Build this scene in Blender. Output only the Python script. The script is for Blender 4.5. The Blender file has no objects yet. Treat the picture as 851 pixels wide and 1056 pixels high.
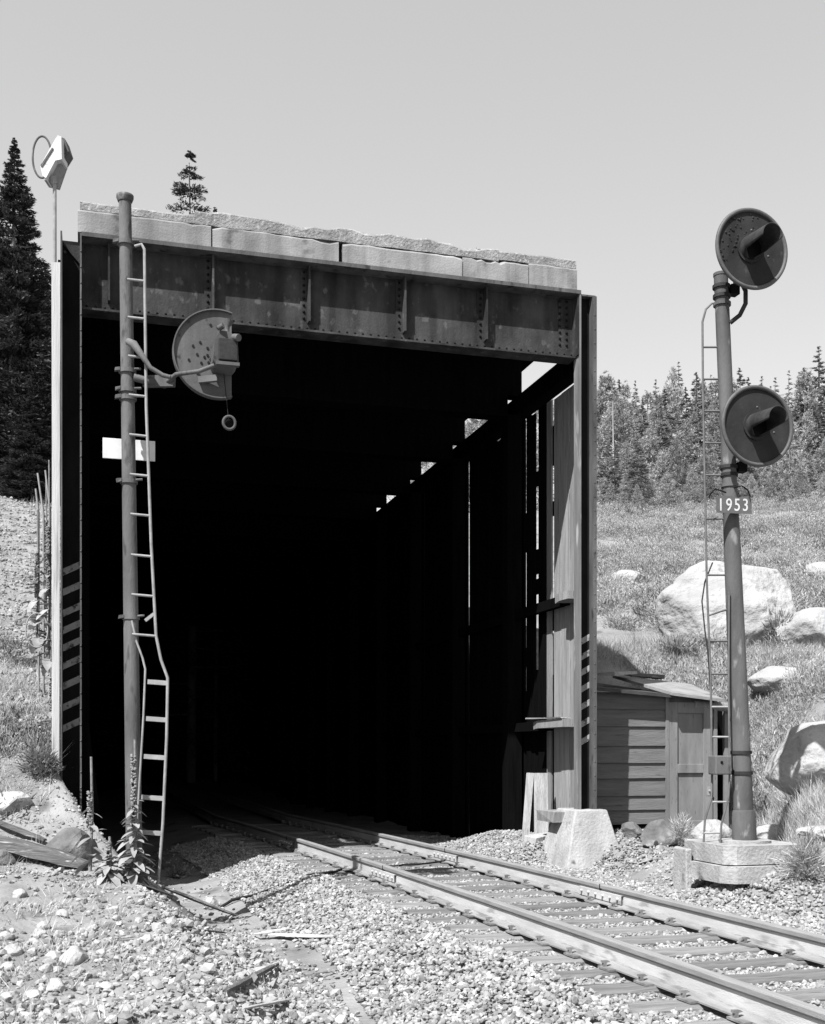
import bpy, bmesh, math, random
import numpy as np
from mathutils import Vector, Matrix, noise as mnoise

rng = np.random.default_rng(7)
random.seed(7)
sc = bpy.context.scene
COL = sc.collection

# ------------------------------------------------------------------ camera, sky, sun, exposure
# X = across the track (right), Y = along the track (away), Z = up, 0 = top of rail
TH = math.radians(15.8)
FPX, HZ, EYE = 1190.0, 774.0, 1.33
cam = bpy.data.objects.new('camera', bpy.data.cameras.new('camera'))
COL.objects.link(cam)
cam.location = (0, 0, EYE)
cam.rotation_euler = (math.radians(90), 0, -TH)
cam.data.sensor_fit = 'VERTICAL'
cam.data.sensor_height = 36
cam.data.lens = 36 * FPX / 1056
cam.data.shift_y = (HZ - 528) / 1056
cam.data.clip_end = 3000
sc.camera = cam

SUN = Vector((-1.12, -1.0, 1.98)).normalized()
W = bpy.data.worlds.new('World'); sc.world = W; W.use_nodes = True
wn = W.node_tree; wn.nodes.clear()
sky = wn.nodes.new('ShaderNodeTexSky'); sky.sky_type = 'NISHITA'; sky.sun_disc = False
sky.sun_elevation = math.asin(SUN.z)
sky.sun_rotation = math.atan2(SUN.x, SUN.y) % (2 * math.pi)
sky.air_density = 1.0; sky.dust_density = 1.0; sky.altitude = 1800
sep = wn.nodes.new('ShaderNodeSeparateColor')          # black-and-white film behind a filter: one channel of the sky
bg = wn.nodes.new('ShaderNodeBackground'); bg.inputs[1].default_value = 0.15
wo = wn.nodes.new('ShaderNodeOutputWorld')
mixc = wn.nodes.new('ShaderNodeMath'); mixc.operation = 'MULTIPLY_ADD'
wn.links.new(sky.outputs[0], sep.inputs[0])
avg = wn.nodes.new('ShaderNodeMath'); avg.operation = 'MULTIPLY'; avg.inputs[1].default_value = 0.65
wn.links.new(sep.outputs[0], avg.inputs[0])
mixc.inputs[1].default_value = 0.35
wn.links.new(sep.outputs[1], mixc.inputs[0]); wn.links.new(avg.outputs[0], mixc.inputs[2])
pw = wn.nodes.new('ShaderNodeMath'); pw.operation = 'POWER'; pw.inputs[1].default_value = .5
wn.links.new(mixc.outputs[0], pw.inputs[0]); gn = wn.nodes.new('ShaderNodeMath'); gn.operation = 'MULTIPLY'; gn.inputs[1].default_value = 1.12
wn.links.new(pw.outputs[0], gn.inputs[0]); wn.links.new(gn.outputs[0], bg.inputs[0]); wn.links.new(bg.outputs[0], wo.inputs[0])

sun = bpy.data.objects.new('sun', bpy.data.lights.new('sun', 'SUN')); COL.objects.link(sun)
sun.data.energy = 3.15; sun.data.angle = math.radians(0.53); sun.data.color = (1, 1, 1)
sun.rotation_euler = SUN.to_track_quat('Z', 'Y').to_euler()
vs = sc.view_settings
sc.display_settings.display_device = 'sRGB'
vs.view_transform = 'Standard'; vs.look = 'None'; vs.gamma = 1; vs.use_curve_mapping = False
vs.exposure = 1.8

Rv = np.array([math.cos(TH), -math.sin(TH)]); Fv = np.array([math.sin(TH), math.cos(TH)])
def at(px, py, Z):
    X = (px - 425.5) / FPX * Z
    p = X * Rv + Z * Fv
    return Vector((p[0], p[1], EYE + (HZ - py) / FPX * Z))

# ------------------------------------------------------------------ helpers
def S(x, a, b):
    t = np.clip((np.asarray(x, float) - a) / (b - a), 0, 1)
    return t * t * (3 - 2 * t)

def vnoise(x, y, seed=0):
    x = np.asarray(x, float); y = np.asarray(y, float)
    xi = np.floor(x).astype(np.int64); yi = np.floor(y).astype(np.int64)
    fx = x - xi; fy = y - yi
    fx = fx * fx * (3 - 2 * fx); fy = fy * fy * (3 - 2 * fy)
    def h(a, b):
        v = (a * 374761393 + b * 668265263 + seed * 1442695) & 0xffffffff
        v = ((v ^ (v >> 13)) * 1274126177) & 0xffffffff
        return ((v ^ (v >> 16)) & 0xffff) / 65535.0
    return (h(xi, yi) * (1 - fx) + h(xi + 1, yi) * fx) * (1 - fy) + (h(xi, yi + 1) * (1 - fx) + h(xi + 1, yi + 1) * fx) * fy - .5

def fbm(x, y, s, octv=4, seed=0):
    r = 0; a = 1
    for i in range(octv):
        r = r + a * vnoise(np.asarray(x) * s, np.asarray(y) * s, seed + i); s *= 2.03; a *= .5
    return r

def tag(o, label=None, cat=None, group=None, kind=None):
    if label: o['label'] = label
    if cat: o['category'] = cat
    if group: o['group'] = group
    if kind: o['kind'] = kind
    return o

def thing(name, label, cat, loc=(0, 0, 0), group=None, rz=0):
    o = bpy.data.objects.new(name, None); COL.objects.link(o)
    o.location = loc; o.rotation_euler = (0, 0, rz); o.empty_display_size = .1
    return tag(o, label, cat, group)

def wloc(o):
    v = Vector((0, 0, 0))
    while o is not None:
        v += Vector(o.location); o = o.parent
    return v

class MB:
    def __init__(s): s.v = []; s.f = []; s.sm = []
    def add(s, vs, fs, smooth=False):
        n = len(s.v); s.v += [tuple(p) for p in vs]
        s.f += [tuple(i + n for i in f) for f in fs]; s.sm += [smooth] * len(fs)
        return s
    def box(s, x0, x1, y0, y1, z0, z1, jit=0):
        vs = [(x, y, z) for z in (z0, z1) for y in (y0, y1) for x in (x0, x1)]
        if jit: vs = [tuple(c + random.uniform(-jit, jit) for c in p) for p in vs]
        return s.add(vs, [(0, 2, 3, 1), (4, 5, 7, 6), (0, 1, 5, 4), (2, 6, 7, 3), (0, 4, 6, 2), (1, 3, 7, 5)])
    def obox(s, c, ax, ay, az, jit=0):
        c = Vector(c); ax = Vector(ax) / 2; ay = Vector(ay) / 2; az = Vector(az) / 2
        vs = [c + ax * i + ay * j + az * k for k in (-1, 1) for j in (-1, 1) for i in (-1, 1)]
        if jit: vs = [p + Vector([random.uniform(-jit, jit) for _ in '123']) for p in vs]
        return s.add(vs, [(0, 2, 3, 1), (4, 5, 7, 6), (0, 1, 5, 4), (2, 6, 7, 3), (0, 4, 6, 2), (1, 3, 7, 5)])
    def beam(s, p, q, w, h, up=(0, 0, 1), jit=0):
        p = Vector(p); q = Vector(q); d = q - p
        u = Vector(up); sd = d.cross(u).normalized(); u = sd.cross(d).normalized()
        return s.obox((p + q) / 2, d, sd * w, u * h, jit)
    def frustum(s, b0, z0, b1, z1):
        vs = [(x, y, z0) for y in b0[2:] for x in b0[:2]] + [(x, y, z1) for y in b1[2:] for x in b1[:2]]
        return s.add(vs, [(0, 2, 3, 1), (4, 5, 7, 6), (0, 1, 5, 4), (2, 6, 7, 3), (0, 4, 6, 2), (1, 3, 7, 5)])
    def tube(s, pts, r, seg=10, caps=True):
        pts = [Vector(p) for p in pts]; n = len(pts)
        rs = list(r) if hasattr(r, '__len__') else [r] * n
        t0 = (pts[1] - pts[0]).normalized()
        u = t0.orthogonal().normalized(); vs = []
        for i in range(n):
            t = ((pts[min(i + 1, n - 1)] - pts[i]).normalized() + (pts[i] - pts[max(i - 1, 0)]).normalized())
            t = t.normalized() if t.length > 1e-6 else t0
            u = (u - t * u.dot(t)).normalized(); w = t.cross(u)
            for k in range(seg):
                a = 2 * math.pi * k / seg
                vs.append(pts[i] + (u * math.cos(a) + w * math.sin(a)) * rs[i])
        fs = [(i * seg + k, i * seg + (k + 1) % seg, (i + 1) * seg + (k + 1) % seg, (i + 1) * seg + k)
              for i in range(n - 1) for k in range(seg)]
        s.add(vs, fs, True)
        if caps:
            s.add(vs[:seg], [tuple(range(seg))[::-1]]); s.add(vs[-seg:], [tuple(range(seg))])
        return s
    def prism(s, poly, off, smooth_side=False):
        n = len(poly); off = Vector(off); poly = [Vector(p) for p in poly]
        top = [p + off for p in poly]
        s.add(poly + top, [(i, (i + 1) % n, n + (i + 1) % n, n + i) for i in range(n)], smooth_side)
        s.add(poly, [tuple(range(n))[::-1]]); s.add(top, [tuple(range(n))])
        return s
    def dome(s, c, nrm, r, h=None, seg=6):
        c = Vector(c); nrm = Vector(nrm).normalized(); u = nrm.orthogonal().normalized(); w = nrm.cross(u); h = h or r * .7
        vs = []
        for (rr, hh) in ((1, 0), (.75, .65)):
            vs += [c + (u * math.cos(2 * math.pi * k / seg) + w * math.sin(2 * math.pi * k / seg)) * r * rr + nrm * h * hh for k in range(seg)]
        vs.append(c + nrm * h)
        fs = [(k, (k + 1) % seg, seg + (k + 1) % seg, seg + k) for k in range(seg)] + [(seg + k, seg + (k + 1) % seg, 2 * seg) for k in range(seg)]
        return s.add(vs, fs, True)
    def build(s, name, mat, parent=None, world=True, bevel=0, smooth_all=False):
        off = wloc(parent) if (parent is not None and world) else Vector((0, 0, 0))
        me = bpy.data.meshes.new(name)
        me.from_pydata([(x - off.x, y - off.y, z - off.z) for x, y, z in s.v], [], s.f)
        me.polygons.foreach_set('use_smooth', [True if smooth_all else q for q in s.sm])
        bm = bmesh.new(); bm.from_mesh(me); bmesh.ops.recalc_face_normals(bm, faces=bm.faces); bm.to_mesh(me); bm.free()
        me.materials.append(mat); me.update()
        o = bpy.data.objects.new(name, me); COL.objects.link(o)
        if parent is not None: o.parent = parent
        if bevel:
            m = o.modifiers.new('bevel', 'BEVEL'); m.width = bevel; m.segments = 2; m.limit_method = 'ANGLE'; m.angle_limit = math.radians(40)
        return o

def np_mesh(name, V, Fc, mat, parent=None, smooth=False):
    V = np.asarray(V, np.float32); Fc = np.asarray(Fc, np.int32); k = Fc.shape[1]
    me = bpy.data.meshes.new(name)
    me.vertices.add(len(V)); me.vertices.foreach_set('co', V.ravel())
    me.loops.add(Fc.size); me.loops.foreach_set('vertex_index', Fc.ravel())
    me.polygons.add(len(Fc)); me.polygons.foreach_set('loop_start', np.arange(0, Fc.size, k, dtype=np.int32))
    me.polygons.foreach_set('use_smooth', np.full(len(Fc), smooth))
    me.update(calc_edges=True); me.materials.append(mat)
    o = bpy.data.objects.new(name, me); COL.objects.link(o)
    if parent is not None: o.parent = parent
    return o

# ------------------------------------------------------------------ materials (all greys: black-and-white photograph)
def mat(name, c0, c1, scale=4, stretch=(1, 1, 1), rough=.85, bump=.3, bscale=30, spots=None, spot_scale=9, spot_at=.6,
        island=0, obj_rand=0, metallic=0, detail=8, backlit=0, cc=.5, cw=.2, bdist=.02, spec=.2, streak=0):
    m = bpy.data.materials.new(name); m.use_nodes = True; nt = m.node_tree; N = nt.nodes; L = nt.links
    b = N['Principled BSDF']; b.inputs['Roughness'].default_value = rough; b.inputs['Metallic'].default_value = metallic
    b.inputs['Specular IOR Level'].default_value = spec
    tc = N.new('ShaderNodeTexCoord'); mp = N.new('ShaderNodeMapping'); mp.inputs['Scale'].default_value = stretch
    L.new(tc.outputs['Object'], mp.inputs[0])
    n1 = N.new('ShaderNodeTexNoise'); n1.inputs['Scale'].default_value = scale; n1.inputs['Detail'].default_value = detail
    n1.inputs['Roughness'].default_value = .62
    L.new(mp.outputs[0], n1.inputs[0])
    mr = N.new('ShaderNodeMapRange'); mr.inputs[1].default_value = cc - cw; mr.inputs[2].default_value = cc + cw
    mr.inputs[3].default_value = c0; mr.inputs[4].default_value = c1
    L.new(n1.outputs[0], mr.inputs[0]); out = mr.outputs[0]
    if spots is not None:
        n2 = N.new('ShaderNodeTexNoise'); n2.inputs['Scale'].default_value = spot_scale; n2.inputs['Detail'].default_value = 5
        L.new(mp.outputs[0], n2.inputs[0])
        r2 = N.new('ShaderNodeMapRange'); r2.inputs[1].default_value = spot_at - .04; r2.inputs[2].default_value = spot_at + .06
        L.new(n2.outputs[0], r2.inputs[0])
        mx = N.new('ShaderNodeMix'); mx.inputs[3].default_value = spots
        L.new(r2.outputs[0], mx.inputs[0]); L.new(out, mx.inputs[2]); out = mx.outputs[0]
    if streak:                                             # rain streaks and stains running down
        m2 = N.new('ShaderNodeMapping'); m2.inputs['Scale'].default_value = (3.2, 3.2, .35); L.new(tc.outputs['Object'], m2.inputs[0])
        n4 = N.new('ShaderNodeTexNoise'); n4.inputs['Scale'].default_value = 1.6; n4.inputs['Detail'].default_value = 6; L.new(m2.outputs[0], n4.inputs[0])
        r4 = N.new('ShaderNodeMapRange'); r4.inputs[1].default_value = .38; r4.inputs[2].default_value = .66; r4.inputs[3].default_value = 1 + streak * .3; r4.inputs[4].default_value = 1 - streak
        L.new(n4.outputs[0], r4.inputs[0])
        m4 = N.new('ShaderNodeMath'); m4.operation = 'MULTIPLY'; L.new(out, m4.inputs[0]); L.new(r4.outputs[0], m4.inputs[1]); out = m4.outputs[0]
    for amt, src in ((island, 'island'), (obj_rand, 'obj')):
        if amt:
            if src == 'island': g = N.new('ShaderNodeNewGeometry'); o_ = g.outputs['Random Per Island']
            else: g = N.new('ShaderNodeObjectInfo'); o_ = g.outputs['Random']
            r3 = N.new('ShaderNodeMapRange'); r3.inputs[3].default_value = 1 - amt; r3.inputs[4].default_value = 1 + amt
            L.new(o_, r3.inputs[0])
            mu = N.new('ShaderNodeMath'); mu.operation = 'MULTIPLY'; L.new(out, mu.inputs[0]); L.new(r3.outputs[0], mu.inputs[1]); out = mu.outputs[0]
    L.new(out, b.inputs['Base Color'])
    if bump:
        n3 = N.new('ShaderNodeTexNoise'); n3.inputs['Scale'].default_value = bscale; n3.inputs['Detail'].default_value = 6
        L.new(mp.outputs[0], n3.inputs[0])
        bp = N.new('ShaderNodeBump'); bp.inputs['Strength'].default_value = bump; bp.inputs['Distance'].default_value = bdist
        L.new(n3.outputs[0], bp.inputs['Height']); L.new(bp.outputs[0], b.inputs['Normal'])
    if backlit:
        tr = N.new('ShaderNodeBsdfTranslucent'); ms = N.new('ShaderNodeMixShader'); ms.inputs[0].default_value = backlit
        L.new(out, tr.inputs[0]); L.new(b.outputs[0], ms.inputs[1]); L.new(tr.outputs[0], ms.inputs[2])
        L.new(ms.outputs[0], N['Material Output'].inputs[0])
    return m

M = {}
M['steel'] = mat('rusty_black_steel', .018, .055, 2.2, (1, 1, .7), .85, .3, 50, spots=.075, spot_scale=10, spot_at=.64, spec=.08, streak=.45)
M['steel_edge'] = mat('weathered_steel_edge', .05, .10, 5, (1, 1, .3), .8, .2, 60, spots=.03, spot_scale=9, spot_at=.62, spec=.1, streak=.3)
M['steel_black'] = mat('dark_steel', .007, .016, 4, (1, 1, .4), .85, .2, 50, spec=.05)
M['steel_pale'] = mat('pale_worn_steel', .10, .19, 3, (1, 1, .25), .8, .2, 50, spots=.3, spot_scale=7, spot_at=.64, spec=.1, streak=.3)
M['stripe'] = mat('faded_stripe_paint', .2, .34, 6, rough=.9, bump=.2, spots=.06, spot_scale=16, spot_at=.58, spec=.05)
M['mast'] = mat('grey_mast_paint', .055, .105, 4, (1, 1, .35), .7, .2, 50, spots=.2, spot_scale=9, spot_at=.65, spec=.12, streak=.2)
M['mast_l'] = mat('worn_pale_mast_paint', .055, .13, 3, (1, 1, .3), .7, .25, 50, spots=.05, spot_scale=12, spot_at=.62, spec=.12, streak=.25)
M['ladder'] = mat('galvanised_ladder', .16, .26, 8, rough=.8, bump=.1, spec=.1)
M['ladder_dark'] = mat('grey_ladder_steel', .07, .12, 8, rough=.6, bump=.1)
M['disc'] = mat('dark_target_paint', .018, .03, 5, rough=.75, bump=.1, bscale=40, spots=.04, spot_scale=12, spot_at=.66, spec=.1, streak=.25)
M['disc_back'] = mat('dull_target_back', .065, .10, 4, rough=.8, bump=.12, bscale=40, spots=.04, spot_scale=11, spot_at=.66, spec=.1, streak=.3)
M['rim'] = mat('target_rim', .05, .09, 6, rough=.55, bump=.1)
M['hood'] = mat('black_hood', .005, .010, 6, rough=.8, bump=.05, spec=.05)
M['hood_out'] = mat('worn_hood', .014, .04, 9, rough=.8, bump=.1, spec=.1)
M['white'] = mat('white_paint', .42, .52, 5, rough=.7, bump=.05, spots=.3, spot_scale=8, spot_at=.68, streak=.15)
M['digit'] = mat('faded_white_digit', .38, .5, 9, rough=.7, bump=0)
M['plate'] = mat('number_plate_grey', .07, .1, 9, rough=.6, bump=.05)
M['concrete'] = mat('weathered_concrete', .13, .25, 1.4, (1, 1, 1), .95, .28, 40, spots=.08, spot_scale=3, spot_at=.62, streak=.3)
M['concrete_top'] = mat('coarse_concrete', .13, .24, 3.0, (1, 1, 1), .95, .9, 34, spots=.28, spot_scale=22, spot_at=.6, streak=.2)
M['concrete_old'] = mat('pale_footing_concrete', .20, .36, 2.2, (1, 1, 1), .95, .6, 30, spots=.10, spot_scale=5, spot_at=.64, streak=.16)
M['wood'] = mat('grey_timber', .22, .4, 3, (6, 6, .5), .9, .5, 14, spots=.12, spot_scale=6, spot_at=.66)
M['wood_h'] = mat('grey_timber_lengthwise', .2, .4, 3, (.5, 7, 7), .9, .5, 14, spots=.1, spot_scale=5, spot_at=.66, obj_rand=.18)
M['wood_in'] = mat('shade_black_timber', .003, .006, 3, (5, 5, .5), 1, .3, 14, spec=0)  # interior shade put into the timber colour, blacker than soot
M['wood_wall'] = mat('lit_wall_board', .13, .24, 3, (5, 5, .4), .95, .5, 14, spots=.08, spot_scale=5, spot_at=.66, island=.2)  # lit copy of the wall boards, for the sunny strip by the portal
M['post'] = mat('whitewashed_post', .34, .46, 2, (5, 5, .3), .9, .3, 14, spots=.22, spot_scale=2.2, spot_at=.63)
M['plank'] = mat('painted_shed_plank', .085, .13, 3, (.6, 6, 6), .9, .35, 14, spots=.05, spot_scale=5, spot_at=.68, island=.15, spec=.1)
M['door'] = mat('painted_door', .14, .185, 2, (4, 4, 1), .8, .15, 24, spots=.07, spot_scale=7, spot_at=.68, spec=.1, streak=.2)
M['shaded'] = mat('shaded_roofing', .03, .06, 4, rough=.9, bump=.3)  # the snowshed's shadow put into this roof's colour
M['roof'] = mat('pale_roof_sheet', .15, .24, 4, rough=.8, bump=.3)
M['rail'] = mat('dusty_rail', .28, .42, 3, (3, .6, 3), .8, .25, 60, spots=.23, spot_scale=4, spot_at=.66, spec=.1)
M['rail_foot'] = mat('dusty_rail_foot', .13, .24, 4, (3, .6, 3), .8, .25, 60, spots=.12, spot_scale=5, spot_at=.62, spec=.1)
M['railhead'] = mat('rusty_rail_head', .17, .26, 4, (3, .6, 3), .8, .2, 60, spec=.04)
M['rail_top'] = mat('worn_rail_head', .16, .24, 5, (6, .3, 3), .6, .05, 60, spec=.08)
M['iron'] = mat('rusty_iron', .10, .2, 9, rough=.9, bump=.3, spec=.1, obj_rand=.2)
M['cable'] = mat('black_cable', .015, .025, 9, rough=.9, bump=0, spec=.02)
M['tie'] = mat('weathered_tie', .09, .2, 2.4, (.5, 6, 6), .95, .7, 10, spots=.04, spot_scale=3.5, spot_at=.62, obj_rand=.25)
M['stone'] = mat('pale_granite_ballast', .14, .30, 6, rough=.97, bump=.3, bscale=60, island=.38, spec=.1)
M['rock'] = mat('pale_granite', .20, .36, 1.1, rough=.98, bump=.9, bscale=7, spots=.10, spot_scale=2.2, spot_at=.64, bdist=.08, spec=.1)
M['rock_d'] = mat('dark_rock', .06, .16, 4, rough=.95, bump=.6, bscale=12, spots=.2, spot_scale=3, spot_at=.62, bdist=.05, spec=.1)
M['dirt'] = mat('dusty_ground', .12, .24, 1.3, rough=1, bump=.9, bscale=22, spots=.10, spot_scale=2.3, spot_at=.62, spec=.05)
M['fir_leaf'] = mat('fir_needles', .03, .075, 2, rough=.8, bump=0, island=.5, backlit=.15, spec=.1)
M['pine_leaf'] = mat('pine_needles', .20, .42, 2, rough=.8, bump=0, island=.5, obj_rand=.25, backlit=.3, spec=.1)
M['bark'] = mat('bark', .12, .22, 5, (4, 4, .6), .95, .6, 12)
M['snag'] = mat('bleached_trunk', .2, .3, 5, (4, 4, .6), .95, .4, 12)
M['brush'] = mat('dry_brush', .19, .38, .5, rough=.9, bump=0, island=.45, backlit=.25)
M['scrub'] = mat('dark_scrub', .07, .16, .5, rough=.9, bump=0, island=.6, backlit=.2, spec=.1)
M['grass'] = mat('dry_grass', .26, .46, 3, rough=.9, bump=0, island=.35, backlit=.25)
M['leaf'] = mat('mullein_leaf', .16, .3, 6, rough=.8, bump=.2, bscale=30, island=.2, backlit=.2)
M['stalk'] = mat('mullein_stalk', .1, .22, 9, rough=.9, bump=.3)
M['ring'] = mat('marker_ring', .045, .08, 6, rough=.7, bump=.05, spec=.1)

# ------------------------------------------------------------------ terrain
def cl(a):
    a = np.clip(a, -5, 24)
    return 4.47 - .00775 * a - .00166 * a * a
A0 = 14.45                       # portal plane
def terrain(n, a, rough=True):
    n = np.asarray(n, float); a = np.asarray(a, float)
    d = n - cl(a)
    bed = np.interp(d, [-3.4, -2.7, -2.2, -1.5, 1.45, 2.2, 3.2], [-.47, -.47, -.38, -.225, -.225, -.27, -.3])
    zl = np.interp(a, [-30, 4, 8, 11, 12.0, 12.8, 13.6, 14.5, 15.9, 37, 42, 60, 120, 500],
                   [-.4, -.22, -.12, .03, .10, .22, .55, 1.18, 1.45, 8.9, 9.3, 9.0, 14, 40])
    zl = zl + np.where(a > 13, .25 * S(-n, .5, 6) * (a - 13) * .1, 0) + .25 * S(-n, 1, 4) * (a < 13)
    e0 = np.interp(a, [8, 12, 13.4, 14.3, 15], [.6, .35, .05, -.35, -.45])
    e1 = np.interp(a, [8, 12, 13.4, 14.3, 15], [1.55, 1.35, .75, .1, -.2])
    wl = 1 - np.clip((n - e0) / (e1 - e0), 0, 1); wl = wl * wl * (3 - 2 * wl)
    z = bed + (np.maximum(zl, bed) - bed) * wl
    H = 3.44 + .14 * (n - 11.9) + .28 * (a - 19.5)
    H = np.where(H > 10.9, 10.9 + (H - 10.9) * .22, H)
    flat = np.full_like(H, .0) - .22
    flat = flat + .24 * S(n, 6.1, 7.6)
    # keep the pad of the equipment shed and the snowshed free of the hill
    pn = np.interp(a, [9, 11, 12.6, 13.4, 14.7], [7.0, 7.35, 7.85, 8.6, 9.55]); qy = np.maximum(0, a - 17.0)
    dist = np.where(a > 17.0, np.hypot(np.maximum(0, n - pn), qy), np.maximum(0, n - pn))
    pad = np.interp(a, [11, 13, 14.6], [-.08, .0, .17]) + dist * 1.25
    hr = np.maximum(flat, np.minimum(H, pad))
    edge = np.where(a > A0, 6.95, 6.6)
    wr = S(n, edge - .25, edge + .35)
    z = z + .32 * S(n, 5.3, 6.3) * S(a, 14.6, 15.3) * (1 - S(a, 17, 19)) * (n < 6.9)
    z = np.where(n > 3, z * (1 - wr) + np.maximum(hr, z) * wr, z)
    z = z + .20 * np.exp(-((n - 6.7) ** 2 + (a - 10.6) ** 2) / .45)
    far = S(a, 60, 66)
    z = z * (1 - far) + (np.where(n > 0, np.maximum(H, 0), np.maximum(H, 9))) * far
    if rough:
        rw = np.clip(np.abs(d) - 1.4, 0, 1)
        near = S(40 - a, 0, 20)
        z = z + rw * (fbm(n, a, 1.1, 4, 3) * .16 * (.4 + .6 * S(n, 6.5, 9) + .4 * S(-n, -1, 2)) + fbm(n, a, 4.5, 3, 9) * .05)
        z = z + S(a, 20, 60) * fbm(n, a, .09, 3, 5) * 1.2
    return z

def axis(stops):
    out = []
    for (x0, x1, st) in stops: out += list(np.arange(x0, x1, st))
    return np.array(out + [stops[-1][1]])
gx = axis([(-900, -100, 100), (-100, -20, 8), (-20, -6, 1), (-6, -2, .25), (-2, 3, .07), (3, 9, .12), (9, 14, .2), (14, 40, .6), (40, 120, 6), (120, 900, 78)])
gy = axis([(-300, -20, 40), (-20, 3, 1.5), (3, 16, .08), (16, 24, .15), (24, 48, .45), (48, 120, 3), (120, 1200, 60)])
GX, GY = np.meshgrid(gx, gy)
ii = np.arange(len(gy) - 1)[:, None] * len(gx) + np.arange(len(gx) - 1)[None, :]
ground = np_mesh('ground', np.stack([GX, GY, terrain(GX, GY)], -1).reshape(-1, 3),
                 np.stack([ii, ii + 1, ii + 1 + len(gx), ii + len(gx)], -1).reshape(-1, 4), M['dirt'], smooth=True)
tag(ground, kind='structure')

def gp(px, py):
    """point of the ground seen at a pixel of the photograph"""
    Z = np.arange(4, 120, .01)
    X = (px - 425.5) / FPX * Z
    n = X * Rv[0] + Z * Fv[0]; a = X * Rv[1] + Z * Fv[1]
    zz = EYE + (HZ - py) / FPX * Z
    hit = np.nonzero(zz <= terrain(n, a))[0]
    i = hit[0] if len(hit) else -1
    return Vector((n[i], a[i], terrain(n[i], a[i])))
def tz(n, a): return float(terrain(np.array(n), np.array(a)))

# ------------------------------------------------------------------ snowshed portal
XL, XR = -.05, 6.45
ZB, ZT = 6.69, 7.58
shed = thing('snowshed', 'huge black railroad snowshed portal of riveted steel with broken concrete lip', 'snowshed', (3.2, A0, -.3))
g = MB()
WY = A0 + .23
g.box(XL, XR, WY, WY + .03, ZB + .02, ZT - .05)                        # web
girder = g.build('girder', M['steel'], shed)
f_ = MB(); f_.box(XL - .0, XR + .02, A0, A0 + .55, ZT - .05, ZT)
f_.build('top_flange', M['steel_edge'], girder)
f_ = MB(); f_.box(XL, XR, WY - .12, WY + .16, ZB, ZB + .025); f_.box(XL, XR, WY - .018, WY - .002, ZB + .027, ZB + .13)
f_.build('bottom_flange', M['steel'], girder)
st_x = [.27, 1.53, 2.75, 4.02, 5.15]
for i, x in enumerate(st_x):
    m_ = MB(); m_.box(x - .012, x + .012, A0 + .09, WY - .002, ZB + .13, ZT - .052)
    m_.box(x - .10, x - .014, WY - .016, WY - .002, ZB + .132, ZT - .06)
    m_.build('stiffener', M['steel'], girder)
m_ = MB(); m_.box(XR - .02, XR, A0 + .02, WY - .002, ZB + .02, ZT - .052); m_.box(XR - .22, XR - .022, WY - .016, WY - .002, ZB + .132, ZT - .06)
m_.build('end_plate', M['steel'], girder)
rv = MB()
x = XL + .06
while x < XR: rv.dome((x, WY - .02, ZB + .075), (0, -1, 0), .016); rv.dome((x, WY - .06, ZB + .025), (0, 0, 1), .014); x += .105
for i, xs in enumerate(st_x[1:] + [XR - .05, XR - .15]):
    for k in range(8): rv.dome((xs - .055, WY - .016, ZB + .2 + k * .085), (0, -1, 0), .02, .022)
tag(rv.build('rivets', M['steel_black'], girder), kind='stuff')

def column(x0, x1, zb, zt, dp, tl, tr, lmat, rmat):
    c = MB(); c.box(x0 + tl, x1 - tr, A0 + dp - .06, A0 + dp - .03, zb, zt)
    c = c.build('column', M['steel_black'], shed)
    MB().box(x0, x0 + tl, A0, A0 + dp, zb, zt).build('flange', lmat, c)
    MB().box(x1 - tr, x1, A0, A0 + dp, zb, zt).build('flange', rmat, c)
    return c
cL = column(XL - .245, XL, .2, 7.56, .33, .02, .02, M['steel_edge'], M['steel_edge'])
cR = column(XR, XR + .25, .53, 7.52, .20, .02, .048, M['steel_pale'], M['steel_edge'])
def stripes(c, x0, x1, zs, w, rise, yy):
    m_ = MB()
    for z in zs:
        m_.prism([(x0, yy, z), (x1, yy, z + rise), (x1, yy, z + rise + w), (x0, yy, z + w)], (0, .006, 0))
    m_.build('warning_stripes', M['stripe'], c)
zz = [(774 - y) / FPX * 13.95 + EYE for y in (592, 613, 635, 653, 671, 690, 711, 733, 755)]
stripes(cL, XL - .222, XL - .022, zz, .085, .10, A0 + .262)
zz = [(774 - y) / FPX * 15.9 + EYE for y in (668, 684, 700, 717, 735, 753, 771)]
stripes(cR, XR + .022, XR + .2, zz, .085, .10, A0 + .132)
rv = MB()
z = .5
while z < 7.5: rv.dome((XL - .01, A0, z), (0, -1, 0), .012); rv.dome((XR + .22, A0, z + .3), (0, -1, 0), .012) if z < 7.1 else None; z += .19
rv.dome((XL - .2, A0 + .265, 7.42), (0, -1, 0), .022); rv.dome((XL - .12, A0 + .265, 7.43), (0, -1, 0), .022)
tag(rv.build('rivets', M['steel_edge'], shed), kind='stuff')
ga = MB(); ga.prism([(XL - .222, A0 + .23, 7.5), (XL - .022, A0 + .23, 7.28), (XL - .022, A0 + .23, 7.5)], (0, .02, 0)); ga.build('gusset', M['steel'], shed)
MB().box(XR + .01, XR + .25, A0 + .04, A0 + .3, 7.522, 7.545).build('cap_plate', M['steel_edge'], shed)

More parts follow.
